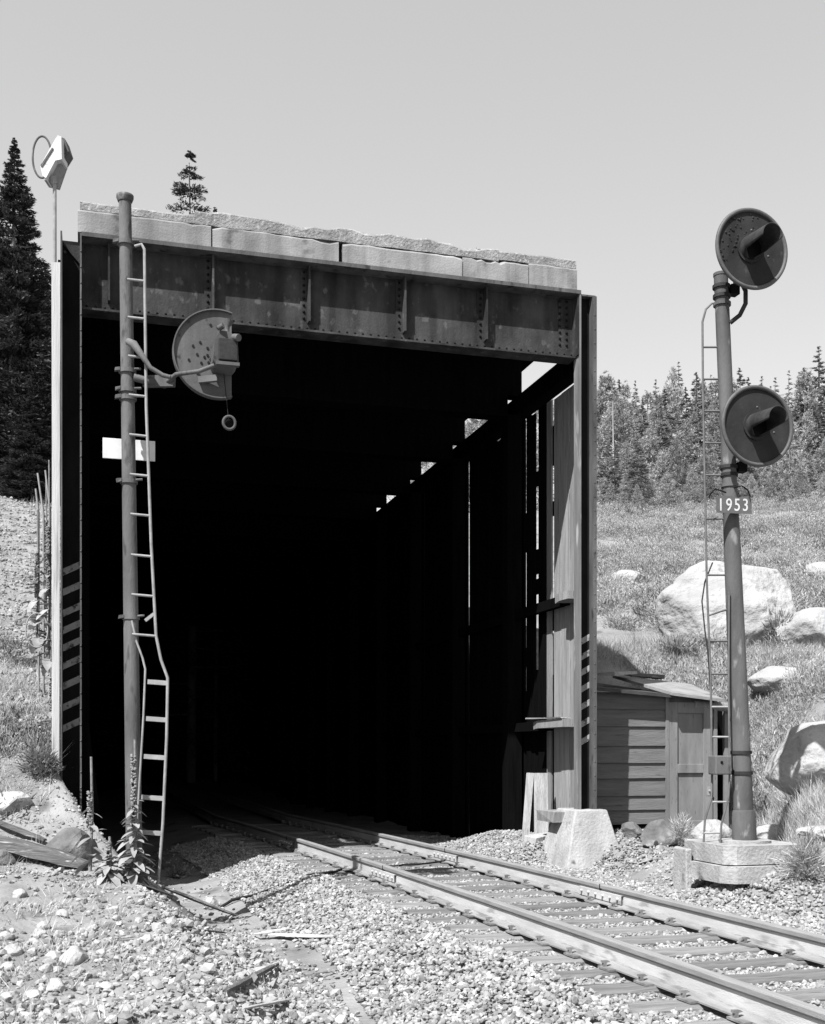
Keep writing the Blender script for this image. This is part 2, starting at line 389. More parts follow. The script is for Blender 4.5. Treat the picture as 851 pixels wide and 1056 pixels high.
# concrete lip
def rough_block(mb, x0, x1, y0, y1, z0, z1, nx, jtop=.0, jfront=.006, seed=0, chip=0):
    xs = np.linspace(x0, x1, nx + 1); rs = np.random.default_rng(seed)
    V = []; 
    walk = np.cumsum(rs.normal(0, jtop * .5, nx + 1)); walk -= np.linspace(walk[0], walk[-1], nx + 1); walk = np.clip(walk, -jtop, jtop)
    for i, xx in enumerate(xs):
        jt = walk[i] + rs.uniform(-jtop, jtop) * .5; jf = rs.uniform(-jfront, jfront)
        fr = chip * (rs.random() < .12)
        V += [(xx, y0 + jf, z0), (xx, y0 + jf, z1 + jt - .03 - fr), (xx, y0 + jf + .03 + fr, z1 + jt), (xx, y1, z1 + jt * .5), (xx, y1, z0)]
    Fs = []
    for i in range(nx):
        for k in range(5): Fs.append((i * 5 + k, i * 5 + (k + 1) % 5, (i + 1) * 5 + (k + 1) % 5, (i + 1) * 5 + k))
    Fs += [tuple(range(5)), tuple(range(nx * 5, nx * 5 + 5))[::-1]]
    mb.add(V, Fs)
conc = MB()
js = [XL - .05, 1.50, 3.12, 4.78, 5.72, XR - .03]
for i in range(5):
    gap = [.004, .014, .05, .008, .006, 0]
    rough_block(conc, js[i] + gap[i], js[i + 1] - .004, A0 + .02 + .012 * (i % 2), A0 + 1.2, ZT + .002, ZT + [.283, .278, .272, .283, .30][i], 14, .006, .006, 40 + i, .03)
cap = conc.build('concrete_lip', M['concrete'], shed)
conc = MB()
rough_block(conc, XL - .02, 1.3, A0 + .05, A0 + 1.15, ZT + .287, ZT + .41, 9, .012, .010, 3)
rough_block(conc, 1.302, 5.3, A0 + .045, A0 + 1.15, ZT + .281, ZT + .455, 24, .03, .012, 4, .035)
rough_block(conc, 5.0, XR - .03, A0 + .06, A0 + 1.15, ZT + .306, ZT + .44, 8, .012, .008, 5)
conc.build('broken_topping', M['concrete_top'], cap)

# shed body: roof, left wall, right wall, frames
END = 60.
r_ = MB()
xx = A0 + .6
r_.box(XL - .3, XR + .45, A0 + 1.21, END, ZT - .02, ZT + .12)
r_.box(XL - .1, XR + .25, A0 + .56, A0 + 1.2, ZT - .05, ZT - .002)
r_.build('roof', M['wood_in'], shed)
l_ = MB()
for k in range(180):
    y = A0 + .34 + k * .2535
    l_.box(XL - .23 + random.uniform(-.004, .004), XL - .17, y, y + .252, -.7, ZT - .03)
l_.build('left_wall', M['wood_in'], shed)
l_ = MB(); l_.prism([(XL - .16, A0 + .35, 2.4), (XL - .01, A0 + .35, 2.4), (XL + .36, A0 + .35, -.6), (XL - .16, A0 + .35, -.6)], (0, 3.2, 0))
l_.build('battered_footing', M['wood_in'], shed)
fy = [17.15, 20.0, 22.85, 25.7, 28.55, 31.4, 34.25, 37.1, 40, 43, 46, 49, 52, 55, 58]
rw = MB(); rw2 = MB(); y = A0 + .35; k = 0
gaps = {16.55: .075, 15.95: .03}
edges = [14.80, 15.06, 15.36, 15.66, 15.955, 16.25, 16.56, 16.85, 17.15]
y = 17.15
while y < END: y += random.choice([.24, .28, .31]); edges.append(y)
for i in range(len(edges) - 1):
    y0, y1 = edges[i], edges[i + 1]
    gp0 = .005
    if abs(y0 - 16.56) < .01: gp0 = .165
    elif abs(y0 - 15.955) < .01: gp0 = .11
    ge = .004
    for q in fy[:3]:
        if y0 < q - .01 <= y1 + .12 and y1 <= q + .01: ge = max(ge, .115 - (q - y1))
    z1 = 6.57 + random.uniform(-.02, .02)
    if i > 12: z1 = 6.64
    j = random.uniform(-.01, .01)
    (rw if y0 < 16.2 else rw2).box(6.70 + j, 6.726 + j, y0 + gp0, y1 - ge, -.6, z1)  # paler boards in the sunlit patch, shade-black ones deeper in
    for (ga, gb, hi) in ((y0, y0 + gp0, gp0), (y1 - ge, y1, ge)):        # slits broken here and there by patches of board
        if hi > .1:
            for k in range(3):
                zc = random.uniform(2.6, 6.0); rw2.box(6.728, 6.75, ga - .04, gb + .04, zc, zc + random.uniform(.15, .6))
            rw2.box(6.728, 6.75, ga - .04, gb + .04, -.6, random.uniform(2.2, 3.4))
rw.box(6.66, 6.74, A0 + .205, 14.795, -.6, 6.94)
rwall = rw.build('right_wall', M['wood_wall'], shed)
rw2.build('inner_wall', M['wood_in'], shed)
MB().box(6.58, 6.80, A0 + .36, END, 6.655, 6.95).build('wall_plate', M['wood_in'], rwall)
for z in (3.5, 1.72, .42):
    w_ = MB()
    if z < .5: w_.obox((6.42, 14.95, z), (.55, 0, .0), (0, .6, 0), (0, 0, .14), .01)
    else:
        n0, a1 = (6.40, 15.30) if z > 3 else (6.33, 15.95)
        w_.prism([(n0 + .03, A0 + .36, z + .05), (n0, a1 - .25, z + .045), (n0 + .02, a1 - .06, z + .03), (n0 + .12, a1, z + .05), (6.69, a1, z + .05), (6.69, A0 + .36, z + .05)], (0, 0, -.11))
        if z < 3: w_.beam((6.42, A0 + .4, z + .065), (6.36, a1 + .08, z + .085), .16, .02, jit=.008)
    w_.build('girt', M['wood_wall'], rwall)
    if z > .5: MB().box(6.52, 6.69, a1 + .003, END - .3, z - .09, z + .05, .01).build('girt', M['wood_in'], rwall)
for y in fy:
    p_ = MB(); p_.box(6.42, 6.655, y, y + .25, -.6, 6.65); p_.box(6.42, 6.655, y - .002, y + .25, 6.952, 7.53)
    p_.box(XL - .165, XL + .1, y, y + .25, -.6, 7.53)
    p_.box(XL + .1, 6.42, y, y + .3, 6.62, 7.52)
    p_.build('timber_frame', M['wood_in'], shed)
cb = MB(); cb.box(6.60, 6.66, 27.2, END, 6.952, 7.54)
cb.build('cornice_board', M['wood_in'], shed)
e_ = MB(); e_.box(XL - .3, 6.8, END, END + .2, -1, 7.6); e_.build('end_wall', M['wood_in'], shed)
pd = MB(); pd.frustum((6.02, 7.06, A0 - .42, A0 + .95), -.6, (6.33, 6.80, A0 - .12, A0 + .5), .53)
pd.build('pedestal', M['concrete_old'], shed, bevel=.02)
wp = MB(); wp.box(XL - .345, XL - .258, A0 + .2, A0 + .31, .6, 7.25, .008)
wp.build('edge_board', M['post'], shed)
# thin rod beside the left foot, loose boards inside the right wall
lb = thing('loose_board', 'tall narrow board leaning inside the shed beside the concrete pedestal', 'board', (6.36, 15.6, 0))
MB().beam((6.34, 15.55, -.05), (6.40, 15.72, 1.0), .20, .04, (0, 1, 0), .006).build('board', M['wood'], lb)
lb = thing('loose_board', 'second slimmer board tilting behind the leaning one inside the shed', 'board', (6.1, 15.6, 0))
MB().beam((6.10, 15.6, -.05), (6.24, 15.75, 1.0), .10, .04, (0, 1, 0), .006).build('board', M['wood'], lb)
b_ = MB().obox((6.25, 15.35, .06), (.4, .1, .02), (-.05, .3, 0), (0, 0, .14), .02).build('timber_block', M['wood'], None, bevel=.01)
tag(b_, 'short pale timber block lying at the foot of the leaning boards', 'timber')

# ------------------------------------------------------------------ track
def rail_sweep(off, prof, a0, a1, step=.3):
    V = []; aa = np.arange(a0, a1 + .01, step); k = len(prof)
    for a in aa:
        n = cl(a) + off; tang = np.array([(cl(a + .1) - cl(a - .1)) / .2, 1.]); tang /= np.hypot(*tang)
        nr = np.array([tang[1], -tang[0]])
        for (u, z) in prof: V.append((n + nr[0] * u, a + nr[1] * u, z))
    Fs = [(i * k + j, i * k + (j + 1) % k, (i + 1) * k + (j + 1) % k, (i + 1) * k + j) for i in range(len(aa) - 1) for j in range(k)]
    return V, Fs
FOOT = [(-.074, -.183), (-.074, -.172), (-.03, -.160), (-.012, -.148), (.012, -.148), (.03, -.160), (.074, -.172), (.074, -.183)]
WEB = [(-.010, -.1475), (-.009, -.058), (.009, -.058), (.010, -.1475)]
HEAD = [(-.030, -.040), (-.033, -.010), (-.030, -.002), (.030, -.002), (.033, -.010), (.030, -.040), (.009, -.0575), (-.009, -.0575)]
TOP = [(-.03, -.0019), (-.026, 0), (.026, 0), (.03, -.0019)]
joints = {-.7525: [12.95, 17.9], .7525: [10.55, 15.0]}
for off, lab in ((-.7525, 'nearer rusty steel rail, closest to the dirt ditch'), (.7525, 'farther rusty steel rail, passing the concrete pedestal')):
    rt = thing('rail', lab, 'rail', (float(cl(9)) + off, 9, -.18))
    mb = MB(); mb.add(*rail_sweep(off, WEB, 1, 56)); mb.build('web', M['rail'], rt)
    mb = MB(); mb.add(*rail_sweep(off, FOOT, 1, 56)); mb.build('foot', M['rail_foot'], rt)
    mb = MB(); mb.add(*rail_sweep(off, HEAD, 1, 56)); mb.build('head', M['railhead'], rt)
    mb = MB(); mb.add(*rail_sweep(off, TOP, 1, 56)); mb.build('running_surface', M['rail_top'], rt)
    for ja in joints[off]:
        jb = MB()
        for sd in (-1, 1):
            u = sd * .024
            jb.add(*rail_sweep(off, [(u - .012, -.15), (u - .014, -.066), (u + .014, -.066), (u + .012, -.15)], ja - .45, ja + .45, .15))
            for k in range(6):
                aa = ja - .38 + k * .152; n = float(cl(aa)) + off
                jb.tube([(n + u, aa, -.105), (n + u + sd * .035, aa, -.105)], .016, 6)
        jb.build('joint_bar', M['rail'], rt)
        gj = MB(); n = float(cl(ja)) + off
        gj.box(n - .0385, n + .0385, ja - .004, ja + .004, -.06, .0006); gj.build('joint_gap', M['cable'], rt)
# rail anchors and spikes live with the ties
first = None
a = 3.6; tie_objs = []
while a < 24:
    c = float(cl(a)); rz = math.atan((float(cl(a - .1)) - float(cl(a + .1))) / .2)
    t = thing('railway_tie', 'weathered split timber tie half buried in the ballast', 'railway tie', (c, a, -.19), 'ties under the track', rz + random.uniform(-.015, .015))
    tb = MB(); L2 = 1.28 + random.uniform(-.06, .05); w2 = .112 + random.uniform(-.012, .01)
    nx = 16; V = []; rs = np.random.default_rng(int(a * 100))
    top = rs.uniform(-.012, .004)
    for i in range(nx + 1):
        xx = -L2 + 2 * L2 * i / nx; e = rs.uniform(-.008, .008, 4); fr = .03 * (i in (0, nx))
        V += [(xx, -w2 + e[0] + fr, -.2), (xx, -w2 + e[0] + fr, -.02 + top), (xx, -w2 + .02 + e[1] + fr, top + e[2] * .8), (xx, w2 - .02 + e[3], top + e[1] * .8), (xx, w2 + e[2], -.02 + top), (xx, w2 + e[2], -.2)]
    Fs = [(i * 6 + k, i * 6 + (k + 1) % 6, (i + 1) * 6 + (k + 1) % 6, (i + 1) * 6 + k) for i in range(nx) for k in range(6)] + [tuple(range(6))[::-1], tuple(range(nx * 6, nx * 6 + 6))]
    tb.add(V, Fs); tb.build('timber', M['tie'], t, world=False)
    for sd in (-1, 1):
        pl = MB().box(sd * .7525 - .13, sd * .7525 + .13, -.085, .085, .004, .018).build('tie_plate', M['iron'], t, world=False)
        for (dx, dy) in ((-.1, .04), (.1, -.04)):
            sp = MB(); q_ = -.02 if dx > 0 else 0
            X_ = sd * .7525 + dx
            sp.prism([(X_ - .012, dy - .012, .0185), (X_ + .012, dy - .012, .0185), (X_ + .012, dy - .012, .045), (X_ + .042 + q_, dy - .012, .05), (X_ + .022, dy - .012, .062), (X_ - .022 + q_, dy - .012, .062), (X_ - .022 + q_, dy - .012, .046), (X_ - .012, dy - .012, .045)], (0, .026, 0))
            sp.build('spike', M['iron'], pl, world=False)
        if sd > 0: MB().tube([(sd * .7525 - .11, .12, .0), (sd * .7525 - .085, .12, .03), (sd * .7525 - .05, .12, .02)], .016, 6).build('rail_anchor', M['iron'], t, world=False)
    tie_objs.append(a)
    a += .535 + random.uniform(-.03, .03)

# ------------------------------------------------------------------ stones
ICO = None
def ico():
    global ICO
    if ICO is None:
        bm = bmesh.new(); bmesh.ops.create_icosphere(bm, subdivisions=1, radius=1); bm.verts.ensure_lookup_table()
        ICO = (np.array([v.co[:] for v in bm.verts]), np.array([[v.index for v in f.verts] for f in bm.faces])); bm.free()
    return ICO
def stones(name, P, R, m, label=None, seed=1, parent=None):
    V0, F0 = ico(); rs = np.random.default_rng(seed); N = len(P)
    proto = []
    for k in range(24):
        v = V0 * (1 + rs.uniform(-.28, .22, (len(V0), 1)))
        for _ in range(4):                                      # chop flat faces
            d = rs.normal(size=3); d /= np.linalg.norm(d); h = rs.uniform(.45, .8)
            q = v @ d; v = v - np.where(q > h, q - h, 0)[:, None] * d
        proto.append(v)
    proto = np.array(proto)
    idx = rs.integers(0, 24, N); v = proto[idx]
    v = v * np.stack([rs.uniform(.8, 1.25, N), rs.uniform(.65, 1.05, N), rs.uniform(.5, .85, N)], -1)[:, None, :]
    ang = rs.uniform(0, 6.283, N); tilt = rs.normal(0, .45, (N, 2))
    ca, sa = np.cos(ang)[:, None], np.sin(ang)[:, None]
    x = v[..., 0] * ca - v[..., 1] * sa; y = v[..., 0] * sa + v[..., 1] * ca; z = v[..., 2]
    c1, s1 = np.cos(tilt[:, :1]), np.sin(tilt[:, :1]); y, z = y * c1 - z * s1, y * s1 + z * c1
    c1, s1 = np.cos(tilt[:, 1:]), np.sin(tilt[:, 1:]); x, z = x * c1 - z * s1, x * s1 + z * c1
    V = np.stack([x, y, z], -1) * np.asarray(R)[:, None, None] + np.asarray(P)[:, None, :]
    F = (F0[None] + (np.arange(N) * len(V0))[:, None, None]).reshape(-1, 3)
    return np_mesh(name, V.reshape(-1, 3), F, m)

# ballast between the ditch and the right shoulder
def ballast_points(N):
    a = 4.0 + 16.5 * rng.random(N) ** 1.25; d = rng.uniform(-3.0, 3.1, N)
    return a, d
a, d = ballast_points(95000)
n = cl(a) + d
dit = np.interp(a, [6, 7.3, 9.2, 11, 13, 16, 18], [1.74, 1.74, 1.83, 1.66, 1.52, 1.45, 1.3])
keep = (n > dit + .06 + .1 * S(a, 8.5, 10) + .12 * vnoise(a * 1.3, n * 2, 4)) | (rng.random(len(a)) < .04)
keep &= rng.random(len(a)) < np.interp(d, [-3, 2.1, 3.1], [1, 1, .25])
keep &= (np.abs(np.abs(d) - .7525) > .085)
ta = np.array(tie_objs); da = np.min(np.abs(a[:, None] - ta[None]), 1)
ontie = (da < .115) & (np.abs(d) < 1.3)
keep &= ~(ontie & (rng.random(len(a)) > .05 + .4 * (np.abs(d) > 1.32) + .3 * (vnoise(n * 2, a * 2, 8) > .15)))
a, d, n = a[keep], d[keep], n[keep]
R = rng.uniform(.015, .030, len(a)) * np.where(rng.random(len(a)) < .06, 1.5, 1)
inn = np.abs(d) < 1.3
R = np.where(inn, R * .8, R)
z = terrain(n, a, False) + R * .35 + np.where(inn, -.012, .004) + rng.uniform(0, .018, len(a))
z += np.where((~inn) & (d < 0), .05 * S(vnoise(a * .9, n * .9, 6), -.1, .4), 0)
bal = stones('ballast', np.stack([n, a, z], -1), R, M['stone'], seed=2)
tag(bal, 'pale crushed granite ballast heaped along the track', 'ballast', kind='stuff')
# gravel and rubble on the left bank and on the shoulder by the right signal
N = 30000
a = 4.5 + 9.5 * rng.random(N) ** 1.2; n = rng.uniform(-2.5, 1.75, N)
dit = np.interp(a, [6, 7.3, 9.2, 11, 13, 16], [1.74, 1.74, 1.83, 1.66, 1.52, 1.45])
cover = vnoise(n * .9 + 3, a * .9, 21) + .6 * vnoise(n * 2.4, a * 2.4, 22) + .75 * S(n, -.1, .9) * S(11.6 - a, 0, 1.5)
keep = (n < dit - .04 - .1 * S(a, 8.5, 10)) & (rng.random(N) < .08 + .95 * S(cover, -.05, .35)) & (a < 12.2)
keep &= ~((a > 9.3) & (n < .45) & (rng.random(N) < .75))
a, n = a[keep], n[keep]; R = .010 + .026 * rng.random(len(a)) ** 2 + .03 * (rng.random(len(a)) < .035)
a2 = rng.uniform(9.5, 15.5, 5200); n2 = rng.uniform(6.2, 8.3, 5200); k2 = rng.random(5200) < .25 + .6 * (vnoise(n2 * 1.2, a2 * 1.2, 31) > .0)
a2, n2 = a2[k2], n2[k2]; R2 = .01 + .022 * rng.random(len(a2)) ** 2
a3 = rng.uniform(11.5, 17, 6000); n3 = .3 - 2.8 * rng.random(6000); R3 = .007 + .024 * rng.random(6000) ** 3
a4 = rng.uniform(16, 39, 16000); n4 = -.45 - (a4 * .16) * rng.random(16000); R4 = .012 + .05 * rng.random(16000) ** 3
a = np.r_[a, a2, a3, a4]; n = np.r_[n, n2, n3, n4]; R = np.r_[R, R2, R3, R4]
rub = stones('rubble', np.stack([n, a, terrain(n, a) + R * .3], -1), R, M['stone'], seed=5)
tag(rub, 'loose gravel and small rubble strewn over the dusty banks', 'gravel', kind='stuff')

def boulder(name, label, c, size, seed, m=None, sub=4, cuts=9, rz=0, group=None, cut=(.62, .9)):
    bm = bmesh.new(); bmesh.ops.create_icosphere(bm, subdivisions=sub, radius=1)
    V = np.array([v.co[:] for v in bm.verts]); rs = np.random.default_rng(seed)
    for _ in range(cuts):
        d = rs.normal(size=3); d[2] *= .7; d /= np.linalg.norm(d); h = rs.uniform(*cut); q = V @ d
        V = V - np.where(q > h, (q - h) * .93, 0)[:, None] * d
    for i, v in enumerate(bm.verts):
        p = Vector(V[i]); off = Vector((seed * 3.7, seed * 1.3, 0))
        k = 1 + .09 * mnoise.noise(p * 1.6 + off) + .05 * mnoise.noise(p * 4 + off) + .025 * mnoise.noise(p * 9 + off)
        if sub > 3:
            q1 = abs(mnoise.noise(p * 1.15 + off * 2)); q2 = abs(mnoise.noise(p * 2.3 + off * 3)); k -= .035 * max(0, 1 - q1 / .05) + .02 * max(0, 1 - q2 / .05)
        v.co = Vector((p.x * size[0], p.y * size[1], p.z * size[2])) * k
    bm.transform(Matrix.Rotation(rz, 4, 'Z'))
    me = bpy.data.meshes.new(name); bm.to_mesh(me); bm.free()
    me.polygons.foreach_set('use_smooth', [sub > 3] * len(me.polygons)); me.materials.append(m or M['rock'])
    o = bpy.data.objects.new(name, me); COL.objects.link(o); o.location = c
    return tag(o, label, 'rock', group)

def bould_at(label, px, pyb, wp, hp, seed, m=None, sub=4, cuts=6, rz=0, dy=.75, sink=.25):
    b_ = gp(px, pyb); Zd = b_.x * Fv[0] + b_.y * Fv[1]; k = Zd / FPX
    sx, sz_ = wp * k / 2 * 1.08, hp * k / 2 * 1.12; sy = sx * dy
    c_ = b_ + Vector((Fv[0] * sy * .8, Fv[1] * sy * .8, sz_ * (1 - sink)))
    return boulder('boulder', label, c_, (sx, sy, sz_), seed, m, sub, cuts, rz, None, (.62, .9) if cuts < 12 else (.42, .75))
bould_at('largest pale boulder jutting from the brushy hillside behind the right signal', 766, 668, 152, 104, 11, cuts=7, sub=5, sink=.35)
bould_at('rounded white boulder below the large one at the right picture edge', 856, 673, 88, 58, 23, cuts=7, sink=.4)
bould_at('sloping pale boulder beside the right signal at the picture edge', 862, 808, 130, 76, 31, rz=.4, sink=.45, dy=.9)
bould_at('flat pale rock slab half sunk in brush under the boulders', 814, 706, 70, 30, 37, sink=.75)
bould_at('small pale rock poking through brush left of the large boulder', 650, 604, 40, 22, 41, sub=3, sink=.5)
bould_at('grey rock above the largest boulder near the right edge', 850, 604, 40, 30, 43, sub=3, sink=.4)
bould_at('low pale slab in grass low at the right picture edge', 852, 866, 50, 14, 47, sub=3)
bould_at('white rounded stone behind the ladder of the right signal', 736, 876, 46, 30, 53, cuts=3)
bould_at('white rounded stone right of the right signal footing', 797, 876, 44, 26, 59, cuts=3)
bould_at('dark jagged rock heaped against the equipment shed door', 688, 873, 62, 30, 61, M['rock_d'], 3, 16, sink=.4)
bould_at('dark broken rock leaning on the jagged rock by the shed', 706, 866, 34, 26, 63, M['rock_d'], 3, 16)
bould_at('dark flat rock in front of the jagged rock by the shed', 672, 876, 30, 14, 64, M['rock_d'], 3, 16)
bould_at('small dark rock between the shed wall and the jagged rock', 655, 868, 40, 20, 67, M['rock_d'], 3, 16)
boulder('boulder', 'grey leaning slab of rock on the bank left of the left signal', gp(74, 884) + Vector((0, 0, .08)), (.33, .22, .24), 71, M['rock_d'], 3, rz=.4)
boulder('boulder', 'pale rock buried in the left bank at the picture edge', gp(12, 830), (.3, .22, .16), 73, M['rock'], 3)
boulder('boulder', 'dark rock cut by the left edge under the log', gp(2, 892) + Vector((0, 0, .03)), (.16, .14, .13), 79, M['rock_d'], 3)
boulder('boulder', 'white stone sitting in the dirt ditch beside the ballast', gp(217, 936) + Vector((0, 0, .04)), (.11, .09, .085), 83, M['rock'], 3)
boulder('boulder', 'largest grey angular stone among the pale stones at lower left', gp(76, 994) + Vector((0, 0, .03)), (.10, .09, .085), 87, M['rock'], 3)
boulder('boulder', 'flat stone tilted beside the dark plank in the foreground', gp(270, 1006) + Vector((0, 0, .02)), (.1, .08, .05), 89, M['rock'], 3)
fg = [(55, 992, .075), (47, 1002, .05), (57, 1021, .07), (34, 1030, .055), (10, 1032, .06), (45, 958, .06), (65, 945, .055), (95, 962, .05), (20, 926, .08), (40, 966, .06),
      (78, 1048, .05), (50, 1047, .04), (110, 1020, .045), (12, 985, .07), (60, 1002, .035), (105, 985, .04), (6, 968, .06), (140, 1010, .04), (8, 1000, .05), (120, 948, .035), (130, 1045, .05)]
for i, (px, py, s_) in enumerate(fg):
    boulder('stone', 'pale angular stone lying on the dusty bank in the left foreground', gp(px, py) + Vector((0, 0, s_ * .3)), (s_ * 1.1, s_ * .9, s_ * .75), 100 + i, M['rock'], 3, rz=i, group='pale stones on the left foreground bank')

# ------------------------------------------------------------------ sticks, planks, cables
def stick(name, label, cat, p0, p1, w, h, m='wood_h', lift=.02):
    a_ = gp(*p0) + Vector((0, 0, lift)); b_ = gp(*p1) + Vector((0, 0, lift))
    d_ = b_ - a_; nseg = 7; o = bpy.data.objects.new
    rz = math.atan2(d_.y, d_.x)
    L = d_.length; mb = MB(); V = []; rs = np.random.default_rng(int(p0[0] * 7 + p0[1]))
    for i in range(nseg + 1):
        t = i / nseg; e = 1 - .45 * abs(2 * t - 1) ** 3
        j = rs.uniform(-.12, .12, 3)
        for (u, v) in ((-1, -.5), (-.9, .5), (-.2, .8), (.85, .55), (1, -.5)):
            V.append((L * t, (u * e + j[0]) * w / 2, (v + j[1]) * h / 2 * e + d_.z * t))
    F = [(i * 5 + k, i * 5 + (k + 1) % 5, (i + 1) * 5 + (k + 1) % 5, (i + 1) * 5 + k) for i in range(nseg) for k in range(5)] + [tuple(range(5))[::-1], tuple(range(nseg * 5, nseg * 5 + 5))]
    mb.add(V, F); ob = mb.build(name, M[m], None)
    ob.location = a_; ob.rotation_euler = (0, 0, rz)
    return tag(ob, label, cat)
M['bark_wood'] = mat('dark_old_wood', .04, .12, 3, (.5, 7, 7), .95, .6, 12, spots=.3, spot_scale=4, spot_at=.64)
stick('driftwood_log', 'thick grey log lying at the left edge below the bank', 'log', (-25, 868), (88, 898), .24, .2, 'bark_wood', .06)
stick('branch', 'forked dark branch lying on the left bank above the log', 'branch', (0, 848), (34, 822), .03, .03, 'bark_wood', .04)
stick('branch', 'bundle of dark sticks lying behind the thick log', 'branch', (-10, 850), (45, 872), .10, .06, 'bark_wood', .06)
stick('plank', 'dark split plank tilted in the gravel at lower left of the ditch', 'plank', (232, 1031), (286, 1001), .055, .05, 'bark_wood', .05)
stick('plank', 'longest bark slab lying flat on gravel left of the ditch', 'plank', (122, 974), (192, 970), .07, .035, 'bark_wood', .03)
stick('plank', 'broken grey plank bridging the ditch towards the ballast', 'plank', (278, 969), (345, 972), .09, .035, 'wood_h', .05)
stick('plank', 'short pale splinter of wood beside the bridging plank', 'plank', (262, 971), (298, 965), .05, .025, 'wood_h', .07)
stick('plank', 'thin dark stick across the ditch near the lower edge', 'stick', (314, 1011), (345, 1005), .03, .025, 'bark_wood', .03)
stick('plank', 'half buried grey board sloping down the ditch from the left signal', 'plank', (168, 918), (238, 948), .12, .05, 'wood_h', .03)
stick('plank', 'thin grey board lying in gravel beneath the left signal', 'plank', (136, 912), (178, 928), .07, .03, 'wood_h', .03)
stick('plank', 'flat grey lath near the bottom edge left of the ditch', 'plank', (250, 1046), (298, 1036), .045, .025, 'wood_h', .03)
stick('plank', 'short bark piece in the gravel right of the longest slab', 'plank', (195, 962), (232, 966), .06, .03, 'bark_wood', .03)
stick('plank', 'thin twig on the ballast near the lower middle', 'stick', (416, 1026), (440, 1024), .02, .02, 'bark_wood', .03)
stick('plank', 'flat stone-coloured scrap of wood by the concrete pedestal', 'plank', (659, 893), (672, 889), .09, .03, 'wood_h', .03)

def cable(label, pts, r, lift=.03):
    P = [gp(*p) + Vector((0, 0, lift + random.uniform(-.008, .012))) for p in pts]
    Q = []
    for i in range(len(P) - 1):
        for k in range(4):
            Q.append(P[i].lerp(P[i + 1], k / 4) + Vector((random.uniform(-.01, .01), random.uniform(-.01, .01), random.uniform(0, .01))))
    Q.append(P[-1])
    return tag(MB().tube(Q, r, 6).build('bond_cable', M['cable'], None), label, 'cable')
cable('black cable snaking from the nearer rail joint down across the ballast into the ditch', [(366, 896), (345, 902), (318, 906), (290, 916), (262, 927), (240, 932), (228, 938)], .017, .035)
cable('black cable crossing between both rails over the ties', [(478, 888), (455, 893), (430, 896), (412, 897)], .013, .06)

# ------------------------------------------------------------------ left signal
ZL_ = 11.3
base = at(140, 905, ZL_)
Lg = thing('railway_signal', 'tall left signal mast seen from behind with ladder and blank white plate', 'signal', (base.x, base.y, base.z - .05))
b0 = at(139, 915, ZL_); t0 = at(129, 203, ZL_)
MB().tube([b0, b0.lerp(t0, .5), t0], [.080, .069, .060], 24).build('mast', M['mast_l'], Lg)
MB().tube([t0 - Vector((0, 0, .05)), t0 - Vector((0, 0, .012)), t0 + Vector((0, 0, .012)), t0 + Vector((0, 0, .02))], [.069, .084, .084, .06], 20).build('cap', M['mast'], Lg)
def mastp(py, px0=None):
    t = (915 - py) / (915 - 203); return b0.lerp(t0, t)
for py in (251, 383, 403, 411, 497, 637):
    p = mastp(py); MB().tube([p + Vector((0, 0, -.02)), p + Vector((0, 0, .02))], .084, 16).build('clamp_band', M['mast_l'], Lg)
    MB().obox(p + Vector((-.095, -.03, .004)), (.05, 0, .012), (0, .05, 0), (0, 0, .03), .004).tube([p + Vector((.06, -.06, .01)), p + Vector((.125, -.05, .02))], .012, 6).build('clamp_bolt', M['mast_l'], Lg)
# ladder
ZD = 11.2
lad = MB().tube([at(139, 254, ZD), at(146, 252, ZD), at(149, 257, ZD), at(149.5, 300, ZD), at(151, 420, ZD), at(156, 560, ZD), at(161, 655, ZD), at(166, 680, ZD), at(173, 699, ZD), at(172, 760, ZD), at(168, 850, ZD), at(163, 912, ZD)], .0145, 8)
ladd = lad.build('ladder', M['ladder'], Lg)
MB().tube([at(136, 640, ZD), at(141, 662, ZD), at(147, 678, ZD), at(150, 690, ZD), at(148, 740, ZD), at(142, 840, ZD), at(138, 918, ZD)], .0105, 8).build('stile', M['ladder'], ladd)
def stx(y):
    return np.interp(y, [257, 300, 420, 560, 655, 680, 699, 760, 850, 912], [149, 149.5, 151, 156, 161, 166, 173, 172, 168, 163])
for y in (290, 329, 369, 409, 450, 491, 532, 574, 615, 656):
    xm = 129 + (y - 203) / 712 * 10
    MB().tube([at(xm + 1, y - 2, ZD - .03), at(float(stx(y)), y, ZD)], .0125, 6).build('rung', M['ladder'], ladd)
for y in (703, 741, 780, 822, 858):
    xl = float(np.interp(y, [690, 740, 840, 918], [150, 148, 142, 138]))
    MB().beam(at(xl + 3, y, ZD), at(float(stx(y)), y + 1.5, ZD), .018, .045, (0, 0, 1)).build('rung', M['ladder'], ladd)
MB().beam(at(150, 640, ZD), at(159, 633, ZD), .02, .03).build('brace', M['ladder'], ladd)
# white plate behind the mast
p0 = at(106, 451, 11.45); p1 = at(161, 472, 11.45)
MB().box(p0.x, p1.x, 11.86, 11.872, p1.z, p0.z).build('blank_plate', M['white'], Lg, bevel=.003)
